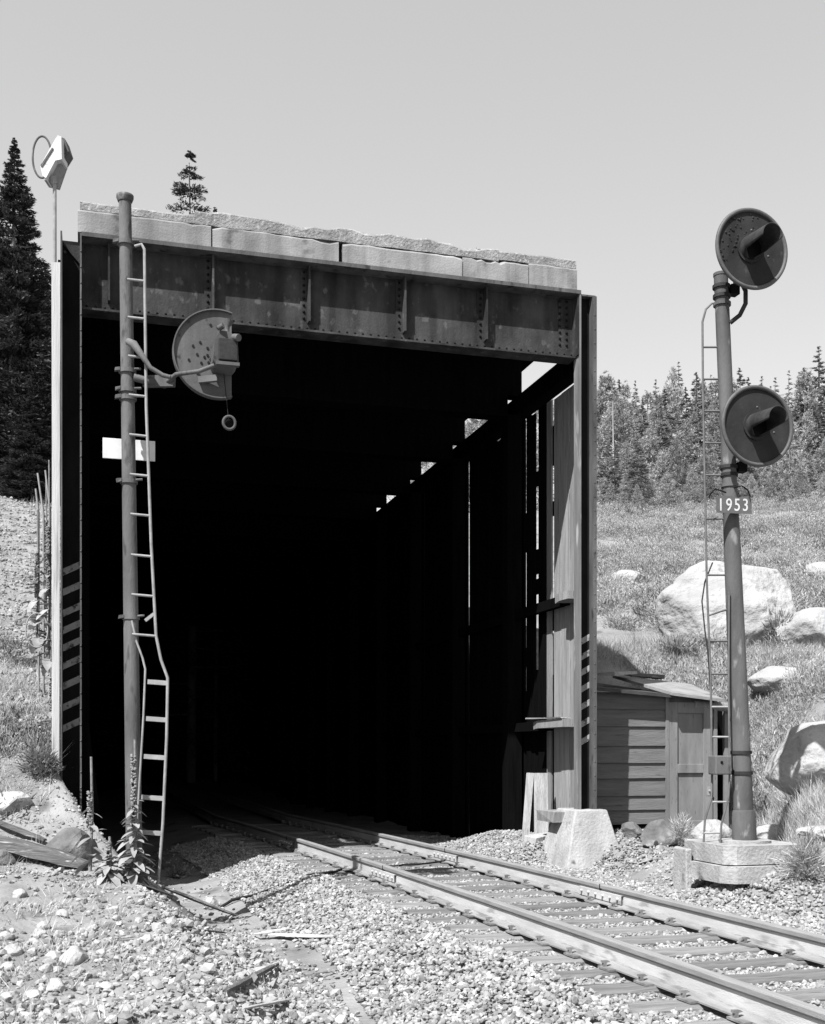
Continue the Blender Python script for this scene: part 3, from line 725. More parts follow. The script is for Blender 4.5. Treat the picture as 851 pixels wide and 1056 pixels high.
# round target, seen from behind, right side cut off
dc = Vector((1.245, 11.42, 5.22)); R_ = .425
chord = .135
def disc_poly(c, r, ch=None, seg=56):
    P = []
    for k in range(seg):
        a_ = 2 * math.pi * k / seg; x_ = math.cos(a_) * r
        if ch is not None and x_ > ch: x_ = ch
        P.append(Vector((c.x + x_, c.y, c.z + math.sin(a_) * r)))
    Q = [P[0]]
    for q in P[1:]:
        if (q - Q[-1]).length > 1e-4: Q.append(q)
    return Q
tgt = MB().prism(disc_poly(dc, R_, chord), (0, .012, 0)).build('target_disc', M['disc_back'], Lg)
rim = MB()
arc = [Vector((dc.x + math.cos(a_) * R_, dc.y, dc.z + math.sin(a_) * R_)) for a_ in np.linspace(math.acos(chord / R_), 2 * math.pi - math.acos(chord / R_), 40)]
for i in range(len(arc) - 1):
    p, q = arc[i], arc[i + 1]
    rim.add([p + Vector((0, -.03, 0)), q + Vector((0, -.03, 0)), q + Vector((0, .05, 0)), p + Vector((0, .05, 0))] , [(0, 1, 2, 3)])
    u = (p - dc).normalized() * .012
    rim.add([p + Vector((0, -.03, 0)), q + Vector((0, -.03, 0)), q + Vector((0, -.03, 0)) + u, p + Vector((0, -.03, 0)) + u], [(0, 1, 2, 3)])
    rim.add([p + Vector((0, -.03, 0)) + u, q + Vector((0, -.03, 0)) + u, q + Vector((0, .05, 0)) + u, p + Vector((0, .05, 0)) + u], [(0, 1, 2, 3)])
rim.build('rim', M['rim'], tgt)
hl = MB()
for (dx, dz) in ((-.24, .06), (-.17, .1), (-.1, .05), (-.2, -.02), (-.13, -.04), (-.28, -.08), (-.16, -.1), (-.09, -.09), (-.2, -.2), (-.18, -.22), (-.07, .28), (.0, .26), (-.1, -.02), (-.07, -.06)):
    hl.tube([(dc.x + dx, dc.y - .008, dc.z + dz), (dc.x + dx, dc.y + .001, dc.z + dz)], .013, 8)
hl.build('bolt_holes', M['cable'], tgt)
hs = MB().prism([(1.17, 11.40, 5.06), (1.18, 11.40, 5.24), (1.23, 11.40, 5.34), (1.33, 11.40, 5.34), (1.40, 11.40, 5.26), (1.41, 11.40, 5.06), (1.38, 11.40, 5.02), (1.19, 11.40, 5.02)], (0, -.3, 0))
hs = hs.build('lamp_housing', M['disc_back'], Lg, bevel=.015)
MB().box(1.215, 1.395, 11.055, 11.095, 5.05, 5.26).build('rear_door', M['hood_out'], hs, bevel=.008)
MB().tube([(1.31, 11.2, 5.33), (1.31, 11.2, 5.42), (1.33, 11.2, 5.48)], [.02, .025, .05], 8).tube([(1.22, 11.1, 5.36), (1.26, 11.07, 5.38)], .028, 8).tube([(1.36, 11.08, 5.28), (1.40, 11.02, 5.26)], .035, 8).build('fitting', M['mast'], hs)
MB().box(1.19, 1.41, 11.04, 11.1, 5.0, 5.03).build('latch', M['mast_l'], hs)
# bracket arm and conduit
m383 = mastp(390); m403 = mastp(405)
MB().tube([m383 + Vector((.06, -.04, 0)), m383 + Vector((.35, -.08, -.06)), at(182, 386, 11.15), at(205, 383, 11.1), at(226, 375, 11.1)], [.04, .035, .022, .022, .022], 8).build('bracket_arm', M['mast_l'], Lg)
MB().beam(m383 + Vector((.16, .0, -.02)), at(180, 393, 11.25), .05, .11).beam(at(205, 392, 11.25), at(224, 390, 11.25), .05, .06).build('support_plate', M['mast_l'], Lg)
MB().tube([at(132, 352, 11.18), at(138, 355, 11.15), at(146, 366, 11.13), at(155, 379, 11.13), at(168, 387, 11.13), at(176, 389, 11.13)], [.035, .04, .03, .022, .022, .02], 8).build('conduit', M['mast_l'], Lg)
# small marker lens hung below the head
mk = at(236.5, 436, 11.25)
MB().tube([mk + Vector((0, .06, 0)), mk + Vector((0, .03, 0))], .045, 20).build('marker_lens', M['hood'], Lg)
ringp = [mk + Vector((math.cos(a_) * .058, 0.0, math.sin(a_) * .064)) for a_ in np.linspace(0, 2 * math.pi, 25)]
MB().tube(ringp, .014, 8, False).build('marker_ring', M['ring'], Lg)
MB().tube([mk + Vector((0, .05, .04)), (1.30, 11.38, 5.02)], .004, 6).build('hanger', M['cable'], Lg)

# ------------------------------------------------------------------ right signal
ZR_ = 12.3
rb = at(768, 868, ZR_)
Rg = thing('railway_signal', 'right signal mast with two round dark targets and number plate on stepped footing', 'signal', (rb.x, rb.y, rb.z - .5))
rt_ = at(743.5, 285, ZR_)
def rm(py): return rb.lerp(rt_, (868 - py) / (868 - 285))
MB().tube([rb, rm(560), rm(500), rt_], [.108, .088, .078, .074], 24).build('mast', M['mast'], Rg)
MB().tube([rb, rm(837), rm(835)], [.128, .124, .112], 24).build('sleeve', M['mast'], Rg)
MB().tube([rt_, rt_ + Vector((0, 0, .03))], [.08, .08], 20).build('cap', M['mast'], Rg)
fb = MB().tube([rb + Vector((0, 0, -.005)), rb + Vector((0, 0, .022))], .28, 8).build('base_flange', M['concrete_old'], Rg)
fd = MB()
def slab(mb, cx, cy, wx, wy, z0, z1, ch, seed):
    rs = np.random.default_rng(seed)
    P = [(-wx + ch, -wy), (wx - ch, -wy), (wx, -wy + ch), (wx, wy - ch), (wx - ch, wy), (-wx + ch, wy), (-wx, wy - ch), (-wx, -wy + ch)]
    mb.prism([(cx + x + rs.uniform(-.015, .015), cy + y + rs.uniform(-.015, .015), z0) for x, y in P], (0, 0, z1 - z0))
slab(fd, rb.x, rb.y + .05, .46, .5, rb.z - .20, rb.z - .006, .1, 1)
f1 = fd.build('footing', M['concrete_old'], Rg, bevel=.015)
fd = MB(); slab(fd, rb.x, rb.y + .05, .52, .55, rb.z - .385, rb.z - .212, .12, 2); fd.build('footing_step', M['concrete_old'], f1, bevel=.015)
fd = MB()
for (dx, dy) in ((-.2, -.25), (.2, -.3), (.05, .3)): fd.box(rb.x + dx - .14, rb.x + dx + .14, rb.y + dy - .1, rb.y + dy + .3, -.45, rb.z - .386, .02)
fd.build('footing_pier', M['concrete_old'], f1)
MB().box(rb.x - .57, rb.x - .51, rb.y + .2, rb.y + .5, -.2, rb.z - .08, .015).build('side_block', M['concrete_old'], f1, bevel=.015)
for py in (296, 306, 314, 482, 490, 501, 776, 797):
    p = rm(py); MB().tube([p + Vector((0, 0, -.017)), p + Vector((0, 0, .017))], .093 if py < 600 else .115, 20).build('clamp_band', M['hood_out'] if py not in (501, 314) else M['mast'], Rg)
def target(c, dents, arm_py):
    R2 = .405
    d_ = MB().prism(disc_poly(c, R2), (0, .014, 0)).build('target_disc', M['disc'], Rg)
    rim = MB(); ringp = [c + Vector((math.cos(a_) * R2, -.006, math.sin(a_) * R2)) for a_ in np.linspace(0, 2 * math.pi, 65)]
    rim.tube(ringp, .022, 8, False); rim.build('rim', M['rim'], d_)
    L0 = c + Vector((-.02, 0, .0))
    # tunnel hood: open below at the front
    V = []; F = []; seg = 20; th = .008
    for (yy, sp, sag) in ((0, 2 * math.pi * .5, 0), (-.12, math.pi * .62, .01), (-.42, math.pi * .52, .035)):
        for rr in (.128, .120):
            for k in range(seg + 1):
                a_ = math.pi / 2 - sp + 2 * sp * k / seg
                V.append(L0 + Vector((math.cos(a_) * rr * (1 - .1 * (yy < -.2)), yy, math.sin(a_) * rr - sag)))
    st = seg + 1
    for ring in range(2):
        for k in range(seg):
            o0 = ring * 2 * st; o1 = o0 + 2 * st
            F.append((o0 + k, o0 + k + 1, o1 + k + 1, o1 + k)); F.append((o0 + st + k + 1, o0 + st + k, o1 + st + k, o1 + st + k + 1))
    for k in range(seg): F.append((4 * st + k, 4 * st + k + 1, 5 * st + k + 1, 5 * st + k))
    for ring in range(2):
        for e in (0, seg): F.append((ring * 2 * st + e, ring * 2 * st + st + e, ring * 2 * st + 3 * st + e, ring * 2 * st + 2 * st + e))
    MB().add(V, F, True).build('hood', M['hood_out'], d_)
    MB().tube([L0 + Vector((0, -.002, 0)), L0 + Vector((0, -.03, 0))], .1195, 24).build('lens', M['hood'], d_)
    MB().tube([L0 + Vector((0, -.001, 0)), L0 + Vector((0, -.02, 0))], .15, 24).build('lens_ring', M['disc'], d_)
    MB().dome(c + Vector((.0, 0, -.13)), (0, -1, 0), .02).dome(c + Vector((.2, 0, -.05)), (0, -1, 0), .012).dome(c + Vector((0, 0, .2)), (0, -1, 0), .012).build('bolts', M['ladder_dark'], d_)
    if dents:
        dm = MB(); rs = np.random.default_rng(9)
        for k in range(46):
            a_ = rs.uniform(1.35, 3.6); r2 = rs.uniform(.16, .38)
            q = c + Vector((math.cos(a_) * r2, 0, math.sin(a_) * r2))
            dm.dome(q, (rs.normal(0, .5), -1, rs.normal(0, .5)), rs.uniform(.006, .016), rs.uniform(.005, .014))
        tag(dm.build('dents', M['disc'], d_), kind='stuff')
    hb = MB().tube([c + Vector((0, .016, .03)), c + Vector((0, .12, .03)), c + Vector((0, .32, .03))], [.17, .17, .13], 20).build('lamp_case', M['disc'], d_)
    p = rm(arm_py)
    MB().tube([p + Vector((.05, 0, 0)), p + Vector((.17, .03, .02)), c + Vector((.0, .2, -.12))], [.035, .04, .05], 8).obox(p + Vector((.13, -.02, .01)), (.1, 0, 0), (0, .1, 0), (0, 0, .1)).build('bracket_arm', M['hood'], d_)
target(at(775, 257, 12.05), True, 300)
target(at(781, 439.5, 12.05), False, 483)
MB().tube([at(765, 292, 12.2), at(769, 300, 12.2), at(769, 313, 12.2), at(763, 325, 12.2), at(753, 333, 12.25)], .024, 10).build('conduit', M['hood_out'], Rg)
MB().tube([at(757, 503, 12.15), at(765, 501, 12.15), at(771, 505, 12.15), at(774, 512, 12.15)], .008, 6).tube([at(749, 508, 12.15), at(738, 504, 12.15), at(733, 509, 12.15), at(731, 513, 12.15)], .008, 6).build('cable_loop', M['hood'], Rg)
# ladder
ZQ = 12.3
SX = lambda y: float(np.interp(y, [330, 600, 700, 780, 868], [725, 729, 733, 735.5, 735]))
l2 = MB().tube([at(742, 312, ZQ), at(734, 313, ZQ), at(728, 319, ZQ), at(724.5, 332, ZQ), at(725, 400, ZQ), at(729, 600, ZQ), at(733, 700, ZQ), at(734.5, 790, ZQ), at(734, 822, ZQ), at(727, 846, ZQ), at(725.5, 872, ZQ)], .0115, 8).build('ladder', M['ladder_dark'], Rg)
MB().tube([at(752, 610, ZQ - .1), at(751.5, 700, ZQ - .1), at(752.5, 800, ZQ - .1), at(751.5, 822, ZQ - .1), at(744, 850, ZQ - .1), at(743, 870, ZQ - .1)], .011, 8).build('stile', M['ladder_dark'], l2)
for y in (358, 391, 424, 457, 490, 535, 593, 627, 661, 695, 729, 760, 827, 859):
    x1_ = 743.5 + (y - 285) / 583 * 24.5
    if y > 700: x1_ = 752 if y < 830 else 744
    x0_ = SX(y) if y < 840 else 726
    e0 = at(x0_, y, ZQ); e1 = at(x1_ - (0 if y > 700 else 4), y, ZQ - (.1 if y > 700 else 0))
    if y == 627: e0 = at(x0_, y + 8, ZQ)
    MB().tube([e0, e1], .011, 6).build('rung', M['ladder_dark'] if y < 700 else M['ladder'], l2)
MB().tube([at(735, 580, ZQ), at(727, 600, ZQ), at(724, 620, ZQ), at(727, 650, ZQ), at(730, 672, ZQ), at(732, 700, ZQ), at(735, 740, ZQ)], .008, 6).build('slack_cable', M['hood_out'], Rg)
jb = at(742, 789, 12.2)
jb_ = MB().box(jb.x - .09, jb.x + .1, jb.y - .08, jb.y + .08, jb.z - .1, jb.z + .1).build('junction_box', M['mast_l'], Rg, bevel=.012)
MB().dome((jb.x - .02, jb.y - .081, jb.z + .03), (0, -1, 0), .018).build('knob', M['hood'], jb_)
# number plate
np0 = at(738, 512, 12.1); np1 = at(780, 529, 12.1); yp = np0.y - .02
plm = MB(); nx_ = 8
top = [Vector((np0.x + (np1.x - np0.x) * i / nx_, yp, np0.z + .02 * (i / nx_) + random.uniform(-.005, .005) - (.015 if i in (5,) else 0))) for i in range(nx_ + 1)]
bot = [Vector((np0.x + (np1.x - np0.x) * i / nx_ + (.01 if i else 0), yp, np1.z + .01 * (i / nx_) + random.uniform(-.003, .003))) for i in range(nx_ + 1)]
plm.prism(top + bot[::-1], (0, .006, 0))
plt = plm.build('number_plate', M['plate'], Rg)
cu = bpy.data.curves.new('digits', 'FONT'); cu.body = '1953'; cu.size = .205; cu.offset = .001; cu.extrude = .001; cu.space_character = 1.25
co = bpy.data.objects.new('digits', cu); COL.objects.link(co)
bpy.context.view_layer.update()
dg = bpy.context.evaluated_depsgraph_get()
me = bpy.data.meshes.new_from_object(co.evaluated_get(dg)); bpy.data.objects.remove(co); bpy.data.curves.remove(cu)
V = np.array([v.co[:] for v in me.vertices]); w_, h_ = np.ptp(V[:, 0]), np.ptp(V[:, 1])
sx_ = (np1.x - np0.x) * .80 / w_; sz_ = (np0.z - np1.z) * .76 / h_
for v in me.vertices:
    x_, y_, z_ = v.co
    v.co = ((x_ - V[:, 0].min()) * sx_, -.0015 - z_, (y_ - V[:, 1].min()) * sz_ + .045 * (x_ - V[:, 0].min()) * sx_)
me.materials.clear(); me.materials.append(M['digit'])
do = bpy.data.objects.new('digits', me); COL.objects.link(do); do.parent = plt
wl_ = wloc(plt); do.location = (np0.x + (np1.x - np0.x) * .1 - wl_.x, yp - wl_.y, np1.z + (np0.z - np1.z) * .12 - wl_.z)

# ------------------------------------------------------------------ equipment shed
ES = thing('equipment_shed', 'small grey plank shed with panelled door behind the right signal', 'shed', (8.3, 16.1, .1))
ey = 16.1
body = MB().box(7.27, 9.52, ey + .05, ey + 1.35, -.1, 2.22).build('wall', M['door'], ES)
zs = np.linspace(.28, 2.16, 8)
zs = [.22, .44, .66, .92, 1.16, 1.42, 1.72, 1.98, 2.2]
for i in range(8):
    xr = 8.63 + random.uniform(-.03, .03)
    pk = MB().add([(7.25, ey - .035, zs[i] - .02), (xr, ey - .035, zs[i] - .02 + random.uniform(-.01, .01)), (xr, ey + .0, zs[i + 1] + .01), (7.25, ey + .0, zs[i + 1] + .01),
                   (7.25, ey + .045, zs[i] - .02), (xr, ey + .045, zs[i] - .02), (xr, ey + .045, zs[i + 1] + .01), (7.25, ey + .045, zs[i + 1] + .01)],
                  [(0, 1, 2, 3), (4, 7, 6, 5), (0, 4, 5, 1), (3, 2, 6, 7), (0, 3, 7, 4), (1, 5, 6, 2)])
    pk.build('clapboard', M['plank'], ES)
MB().box(7.27, 8.6, ey - .01, ey + .1, .02, .2, .01).build('sill', M['wood_in'], ES)
dr = MB()
X0, X1, Zb, Zt = 8.66, 9.42, .12, 2.08
dr.box(X0, X0 + .15, ey - .03, ey + .045, Zb, Zt); dr.box(X1 - .16, X1, ey - .03, ey + .045, Zb, Zt)
dr.box(X0 + .15, X1 - .16, ey - .0295, ey + .045, Zt - .17, Zt); dr.box(X0 + .15, X1 - .16, ey - .0295, ey + .045, .98, 1.12); dr.box(X0 + .15, X1 - .16, ey - .0295, ey + .045, Zb, Zb + .12)
dr = dr.build('door', M['door'], ES, bevel=.006)
MB().box(X0 + .15, X1 - .16, ey + .006, ey + .03, Zb + .12, .98).box(X0 + .15, X1 - .16, ey + .006, ey + .03, 1.12, Zt - .17).build('panel', M['door'], dr)
MB().tube([(X1 - .06, ey - .03, .7), (X1 - .06, ey - .09, .7)], .022, 8).box(X1 - .1, X1 - .02, ey - .036, ey - .031, .63, .77).build('handle', M['ladder'], dr)
MB().box(8.60, 8.655, ey - .04, ey + .04, .1, 2.16).build('door_post', M['door'], ES)
MB().box(9.44, 9.5, ey - .03, ey + .04, .1, 2.16).build('door_post', M['door'], ES)
rf = MB().add([(7.2, ey - .22, 2.24), (8.72, ey - .22, 2.13), (8.72, ey + 1.5, 2.34), (7.2, ey + 1.5, 2.52), (7.2, ey - .22, 2.29), (8.72, ey - .22, 2.18), (8.72, ey + 1.5, 2.39), (7.2, ey + 1.5, 2.57)],
              [(0, 3, 2, 1), (4, 5, 6, 7), (0, 1, 5, 4), (2, 3, 7, 6), (1, 2, 6, 5), (0, 4, 7, 3)]).build('roof', M['shaded'], ES)
rf2 = MB().add([(8.58, ey - .28, 2.17), (9.5, ey - .24, 2.08), (9.72, ey + 1.2, 2.4), (8.3, ey + 1.2, 2.52), (8.58, ey - .28, 2.215), (9.5, ey - .24, 2.125), (9.72, ey + 1.2, 2.445), (8.3, ey + 1.2, 2.565)],
               [(0, 3, 2, 1), (4, 5, 6, 7), (0, 1, 5, 4), (2, 3, 7, 6), (1, 2, 6, 5), (0, 4, 7, 3)]).build('porch_roof', M['roof'], ES)
MB().box(9.53, 10.0, ey + .55, ey + .62, .1, 2.0).build('side_wall', M['wood_in'], ES)  # near-black colour stands in for the shade of the recess
MB().box(9.72, 9.79, ey + .12, ey + .19, .1, 2.02).build('side_post', M['door'], ES)
MB().tube([(9.1, ey + .02, 2.05), (9.95, ey + .05, 2.0)], .075, 10).build('eave_log', M['bark'], ES)
ES.scale = (.947, .947, .947); ES.location = (7.86, 15.24, .165)
ob = MB().beam((7.45, 15.75, 2.47), (8.05, 16.2, 2.53), .28, .05, jit=.01).build('loose_board', M['wood_h'], None)
tag(ob, 'pale loose board lying on the dark tar roof of the plank shed', 'board')
ob = MB().beam((8.15, 16.45, 2.53), (8.75, 16.5, 2.49), .22, .05, jit=.01).build('loose_board', M['bark_wood'], None)
tag(ob, 'dark loose board at the back of the pale shed roof', 'board')

# ------------------------------------------------------------------ pole with angular box and hoop
lp0 = at(57, 800, 14.9); lp1 = at(56.5, 186, 14.9)
LP = thing('floodlight_pole', 'thin pale pole with angular white lamp box and wire hoop left of the portal', 'light pole', (lp0.x, lp0.y, lp0.z))
MB().tube([lp0, lp0.lerp(lp1, .62)], .034, 12).build('pole', M['post'], LP)
MB().tube([lp0.lerp(lp1, .615), lp1 + Vector((0, 0, .05))], .024, 12).build('upper_pole', M['ladder'], LP)
O = at(52, 163, 14.9)
def q(px, py, dz=0): return at(px, py, 14.9 + dz)
VF = Vector((Fv[0], Fv[1], 0))
hb = MB().prism([q(41.5, 171, -.12), q(59.5, 139, -.12), q(63.2, 141, -.12), q(63.6, 164, -.12), q(57, 165.5, -.12), q(47.5, 183.5, -.12), q(44, 181, -.12)], VF * .26)
hb = hb.build('lamp_box', M['white'], LP, bevel=.008)
MB().prism([q(63.8, 141.5, 0), q(67, 143, 0), q(71, 155.5, 0), q(64.5, 166, 0)], VF * .2).build('side_panel', M['mast_l'], hb)
MB().prism([q(57.6, 166.3, -.02), q(64.6, 166.5, -.02), q(57, 188.5, -.02), q(45.5, 185.5, -.02), q(48, 184.2, -.02)], VF * .2).build('lower_panel', M['ladder'], hb)
MB().prism([q(42, 171, -.1205), q(54, 152.5, -.1205), q(55.5, 153.5, -.1205), q(43.6, 172.5, -.1205)], VF * -.012).build('front_slot', M['mast'], hb)
MB().tube([q(57, 190), q(55.5, 184)], [.03, .07], 10).build('socket', M['ladder'], LP)
hp = [q(43.5 + 9.7 * math.cos(a_) , 162 - 21.5 * math.sin(a_)) for a_ in np.linspace(math.radians(28), math.radians(325), 34)]
MB().tube(hp, .013, 8).build('wire_hoop', M['mast'], LP)

# ------------------------------------------------------------------ conifers
def leaf_quads(C, D, U, ln, wd):
    """quads centred on C, long axis D, side axis U"""
    V = np.stack([C - D * ln[:, None] - U * wd[:, None] * .5, C + U * wd[:, None] * -.15 + D * ln[:, None], C + D * ln[:, None] * 1.05 + U * wd[:, None] * .2, C - D * ln[:, None] * .7 + U * wd[:, None]], 1)
    N = len(C)
    return V.reshape(-1, 3), np.arange(N * 4).reshape(-1, 4)
def conifer_mesh(kind, seed, H, nb, per, leaf, wid, whorl=0):
    rs = np.random.default_rng(seed); Cs, Ds, Us, ln, wd = [], [], [], [], []
    zb = rs.random(nb) ** (.8 if kind == 'fir' else .7)
    if whorl: zb = np.clip((np.floor(zb * whorl) + .5 + rs.normal(0, .1, nb)) / whorl, 0, .995)
    for i in range(nb):
        u = zb[i]                                  # 0 bottom .. 1 top
        z0 = H * (.05 + .945 * u) if kind == 'fir' else H * (.16 + .835 * u)
        prof = (1 - u) ** .85 if kind == 'fir' else ((1 - u) ** .85) * 1.0
        L = wid * prof * rs.uniform(.7, 1.12) + .016 * H * (1 - u * .92)
        az = rs.uniform(0, 2 * math.pi); dirh = np.array([math.cos(az), math.sin(az), 0])
        m = max(5, int(per * (.25 + .75 * L / wid)))
        t = rs.uniform(.12, 1, m) ** (.7 if kind == 'fir' else .45)
        side = np.array([-math.sin(az), math.cos(az), 0])
        if kind == 'fir':
            zz = z0 + L * (.12 - .55 * t + .32 * t * t)
            sp = (rs.random(m) - .5) * L * .75 * (1.1 - t * .8)
            P = dirh * (L * t)[:, None] + side * sp[:, None]
            P[:, 2] = zz + rs.normal(0, .05 * L, m) - np.abs(sp) * .15
            dd = dirh + side * np.sign(sp)[:, None] * rs.uniform(.2, 1.1, m)[:, None] + np.array([0, 0, 1]) * rs.normal(.05, .35, m)[:, None]
        else:                                       # tufts at the branch ends and along them, needles radiating upward
            nt = 3 + int(3 * L / wid); tt = np.r_[1.0, rs.uniform(.35, .95, nt - 1)]; ts = np.r_[0, (rs.random(nt - 1) - .5) * L * .6]
            k = rs.integers(0, nt, m); T = tt[k]; ctr = dirh * (L * T)[:, None] + side * ts[k][:, None]
            ctr[:, 2] = z0 + L * (.05 * T + .35 * T * T)
            dd = rs.normal(0, 1, (m, 3)) + dirh * .6 + np.array([0, 0, .7]); dd /= np.linalg.norm(dd, axis=1)[:, None]
            P = ctr + dd * (rs.random(m) ** .6 * (.055 * wid + .12 * L))[:, None]
        dd /= np.linalg.norm(dd, axis=1)[:, None]
        uu = np.cross(dd, np.array([0, 0, 1.]) + rs.normal(0, .55, (m, 3))); uu /= np.linalg.norm(uu, axis=1)[:, None] + 1e-6
        Cs.append(P); Ds.append(dd); Us.append(uu); lk = leaf * min(1, .4 + 1.3 * L / wid); ln.append(lk * rs.uniform(.7, 1.4, m)); wd.append(lk * rs.uniform(.3, .7, m))
    Cs = np.concatenate(Cs); 
    return leaf_quads(Cs, np.concatenate(Ds), np.concatenate(Us), np.concatenate(ln), np.concatenate(wd))
def trunk_mb(H, r, seed, branches=0, wid=1):
    rs = random.Random(seed); mb = MB()
    mb.tube([(0, 0, -.8), (.02 * H * rs.uniform(-.3, .3), 0, H * .45), (0, .01 * H * rs.uniform(-.4, .4), H * .97)], [r, r * .65, r * .1], 7)
    for i in range(branches):
        u = rs.random() ** .8; z = H * (.1 + .85 * u); L = wid * (1 - u) ** .8 * rs.uniform(.5, .9); az = rs.uniform(0, 6.28)
        mb.tube([(0, 0, z), (math.cos(az) * L * .6, math.sin(az) * L * .6, z - .02 * L), (math.cos(az) * L, math.sin(az) * L, z + .06 * L)], [r * .2, r * .12, r * .05], 4, False)
    return mb
def make_tree(kind, seed, H, nb, per, leaf, wid, lm, r, label, group=None, name='conifer', br=20, whorl=0):
    t = thing(name, label, 'tree', (0, 0, 0), group)
    trunk_mb(H, r, seed, br, wid).build('trunk', M['bark'], t, world=False)
    V, F = conifer_mesh(kind, seed, H, nb, per, leaf, wid, whorl)
    np_mesh('crown', V, F, M[lm], t)
    return t
def copy_tree(o, loc, rz, s, label=None, group=None, name=None):
    r = o.copy(); COL.objects.link(r); r.location = loc; r.rotation_euler = (0, 0, rz); r.scale = s
    if label: r['label'] = label
    if group: r['group'] = group
    for ch in list(o.children):
        c = ch.copy(); COL.objects.link(c); c.parent = r
    return r
def place(t, px, pytop, Z, H, rz=0, wscale=1.0, first=True, **kw):
    p = at(px, pytop, Z); g0 = tz(p.x, p.y) - .1
    s = (p.z - g0) / H
    sc3 = (s * wscale, s * wscale, s)
    if first: t.location = (p.x, p.y, g0); t.rotation_euler = (0, 0, rz); t.scale = sc3; return t
    return copy_tree(t, (p.x, p.y, g0), rz, sc3, **kw)

fir = make_tree('fir', 1, 16, 620, 190, .095, 3.2, 'fir_leaf', .22, 'tall dark fir with a pointed top at the left picture edge', name='fir_tree', br=80)
place(fir, 15, 140, 45, 16)
place(fir, -58, 235, 50, 16, 1.7, 1.0, False, label='dark fir behind the tall fir, mostly beyond the left edge')
place(fir, 72, 330, 52, 16, 3.1, 1.15, False, label='lower dark fir between the tall fir and the portal column')
place(fir, 34, 395, 43, 16, 4.4, 1.5, False, label='bushy dark young fir standing under the tall left fir')
place(fir, 20, 240, 56, 16, 2.0, 1.2, False, label='shadowy dark fir in the stand behind the tall left fir', group='dark firs behind the left bank')
place(fir, 48, 270, 58, 16, 4.8, 1.2, False, label='shadowy dark fir in the stand behind the tall left fir', group='dark firs behind the left bank')
place(fir, -10, 200, 60, 16, -1.0, 1.2, False, label='shadowy dark fir in the stand behind the tall left fir', group='dark firs behind the left bank')
place(fir, 60, 380, 60, 16, 6.0, 1.2, False, label='shadowy dark fir in the stand behind the tall left fir', group='dark firs behind the left bank')
lone = make_tree('fir', 2, 16, 520, 130, .06, 3.3, 'fir_leaf', .12, 'lone pine top showing above the broken concrete lip', name='pine_tree', br=60, whorl=34)
place(lone, 196.5, 147, 50, 16, .4, 1.1)
lt = copy_tree(lone, (0, 0, 0), 0, (1, 1, 1), label='small pine tip barely showing above the lip right of the lone pine')
p = at(222, 205, 52); g0 = tz(p.x, p.y); lt.location = (p.x, p.y, g0); s = (p.z - g0) / 16; lt.scale = (s * .5, s * .5, s)

GR = 'young conifers on the hillside behind the right signal'
LB = {'pine_a': 'bushy pale pine in the conifer stand on the hill crest',
      'pine_b': 'slim pale pine in the conifer stand on the hill crest',
      'fir_a': 'pointed grey fir in the conifer stand on the hill crest',
      'fir_b': 'narrow spire fir in the conifer stand on the hill crest'}
M['mid_leaf'] = mat('mid_needles', .13, .28, 2, rough=.8, bump=0, island=.5, obj_rand=.3, backlit=.3, spec=.1)
protos = {'pine_a': make_tree('pine', 11, 8, 190, 110, .075, 2.0, 'pine_leaf', .10, LB['pine_a'], GR, 'pine_tree'),
          'pine_b': make_tree('pine', 12, 10, 170, 90, .085, 1.8, 'pine_leaf', .10, LB['pine_b'], GR, 'pine_tree'),
          'fir_a': make_tree('fir', 13, 10, 190, 80, .095, 1.8, 'mid_leaf', .12, LB['fir_a'], GR, 'fir_tree'),
          'fir_b': make_tree('fir', 14, 12, 170, 60, .11, 1.4, 'pine_leaf', .12, LB['fir_b'], GR, 'fir_tree')}
PH = {'pine_a': 8, 'pine_b': 10, 'fir_a': 10, 'fir_b': 12}
used = set()
def put(k, px, py, Z, ws=1.0, label=None):
    f_ = k not in used and label is None; used.add(k) if f_ else None
    return place(protos[k], px, py, Z, PH[k], random.uniform(0, 6.28), ws, f_, label=label)
rr = random.Random(5)
xs = np.linspace(598, 900, 50)
for i, x_ in enumerate(xs):          # far row: tree line
    put(rr.choice(['fir_b', 'fir_a', 'fir_b', 'pine_b']), x_ + rr.uniform(-5, 5), rr.gauss(396, 9) - 8 * (700 < x_ < 760), rr.uniform(80, 112), rr.uniform(1.0, 1.4))
for i, x_ in enumerate(np.linspace(600, 890, 38)):
    put(rr.choice(['fir_a', 'pine_b', 'fir_b', 'pine_a']), x_ + rr.uniform(-8, 8), rr.uniform(408, 438), rr.uniform(64, 84), rr.uniform(1.0, 1.35))
for i, x_ in enumerate(np.linspace(604, 880, 26)):
    put(rr.choice(['pine_a', 'pine_b', 'fir_b', 'fir_a']), x_ + rr.uniform(-8, 8), rr.uniform(438, 482), rr.uniform(50, 60), rr.uniform(1.05, 1.5))
for i, x_ in enumerate(np.linspace(608, 870, 16)):
    put('pine_a', x_ + rr.uniform(-8, 8), rr.uniform(475, 500), rr.uniform(45, 49), rr.uniform(1.0, 1.5))
put('fir_b', 844, 356, 92, 1.7, 'tallest pointed fir on the ridge at the right picture edge')
put('fir_a', 829, 378, 90, 1.4, 'second tallest fir on the ridge beside the tallest one')
put('pine_b', 625, 383, 90, 1.5, 'round-topped tall pine nearest the portal column on the ridge')
put('fir_a', 657, 446, 47, 1.5, 'dark layered young fir in front of the pale pines left of the signal')
put('pine_a', 694, 379, 95, .7, 'sparse tall pine rising above the ridge left of the signal mast')
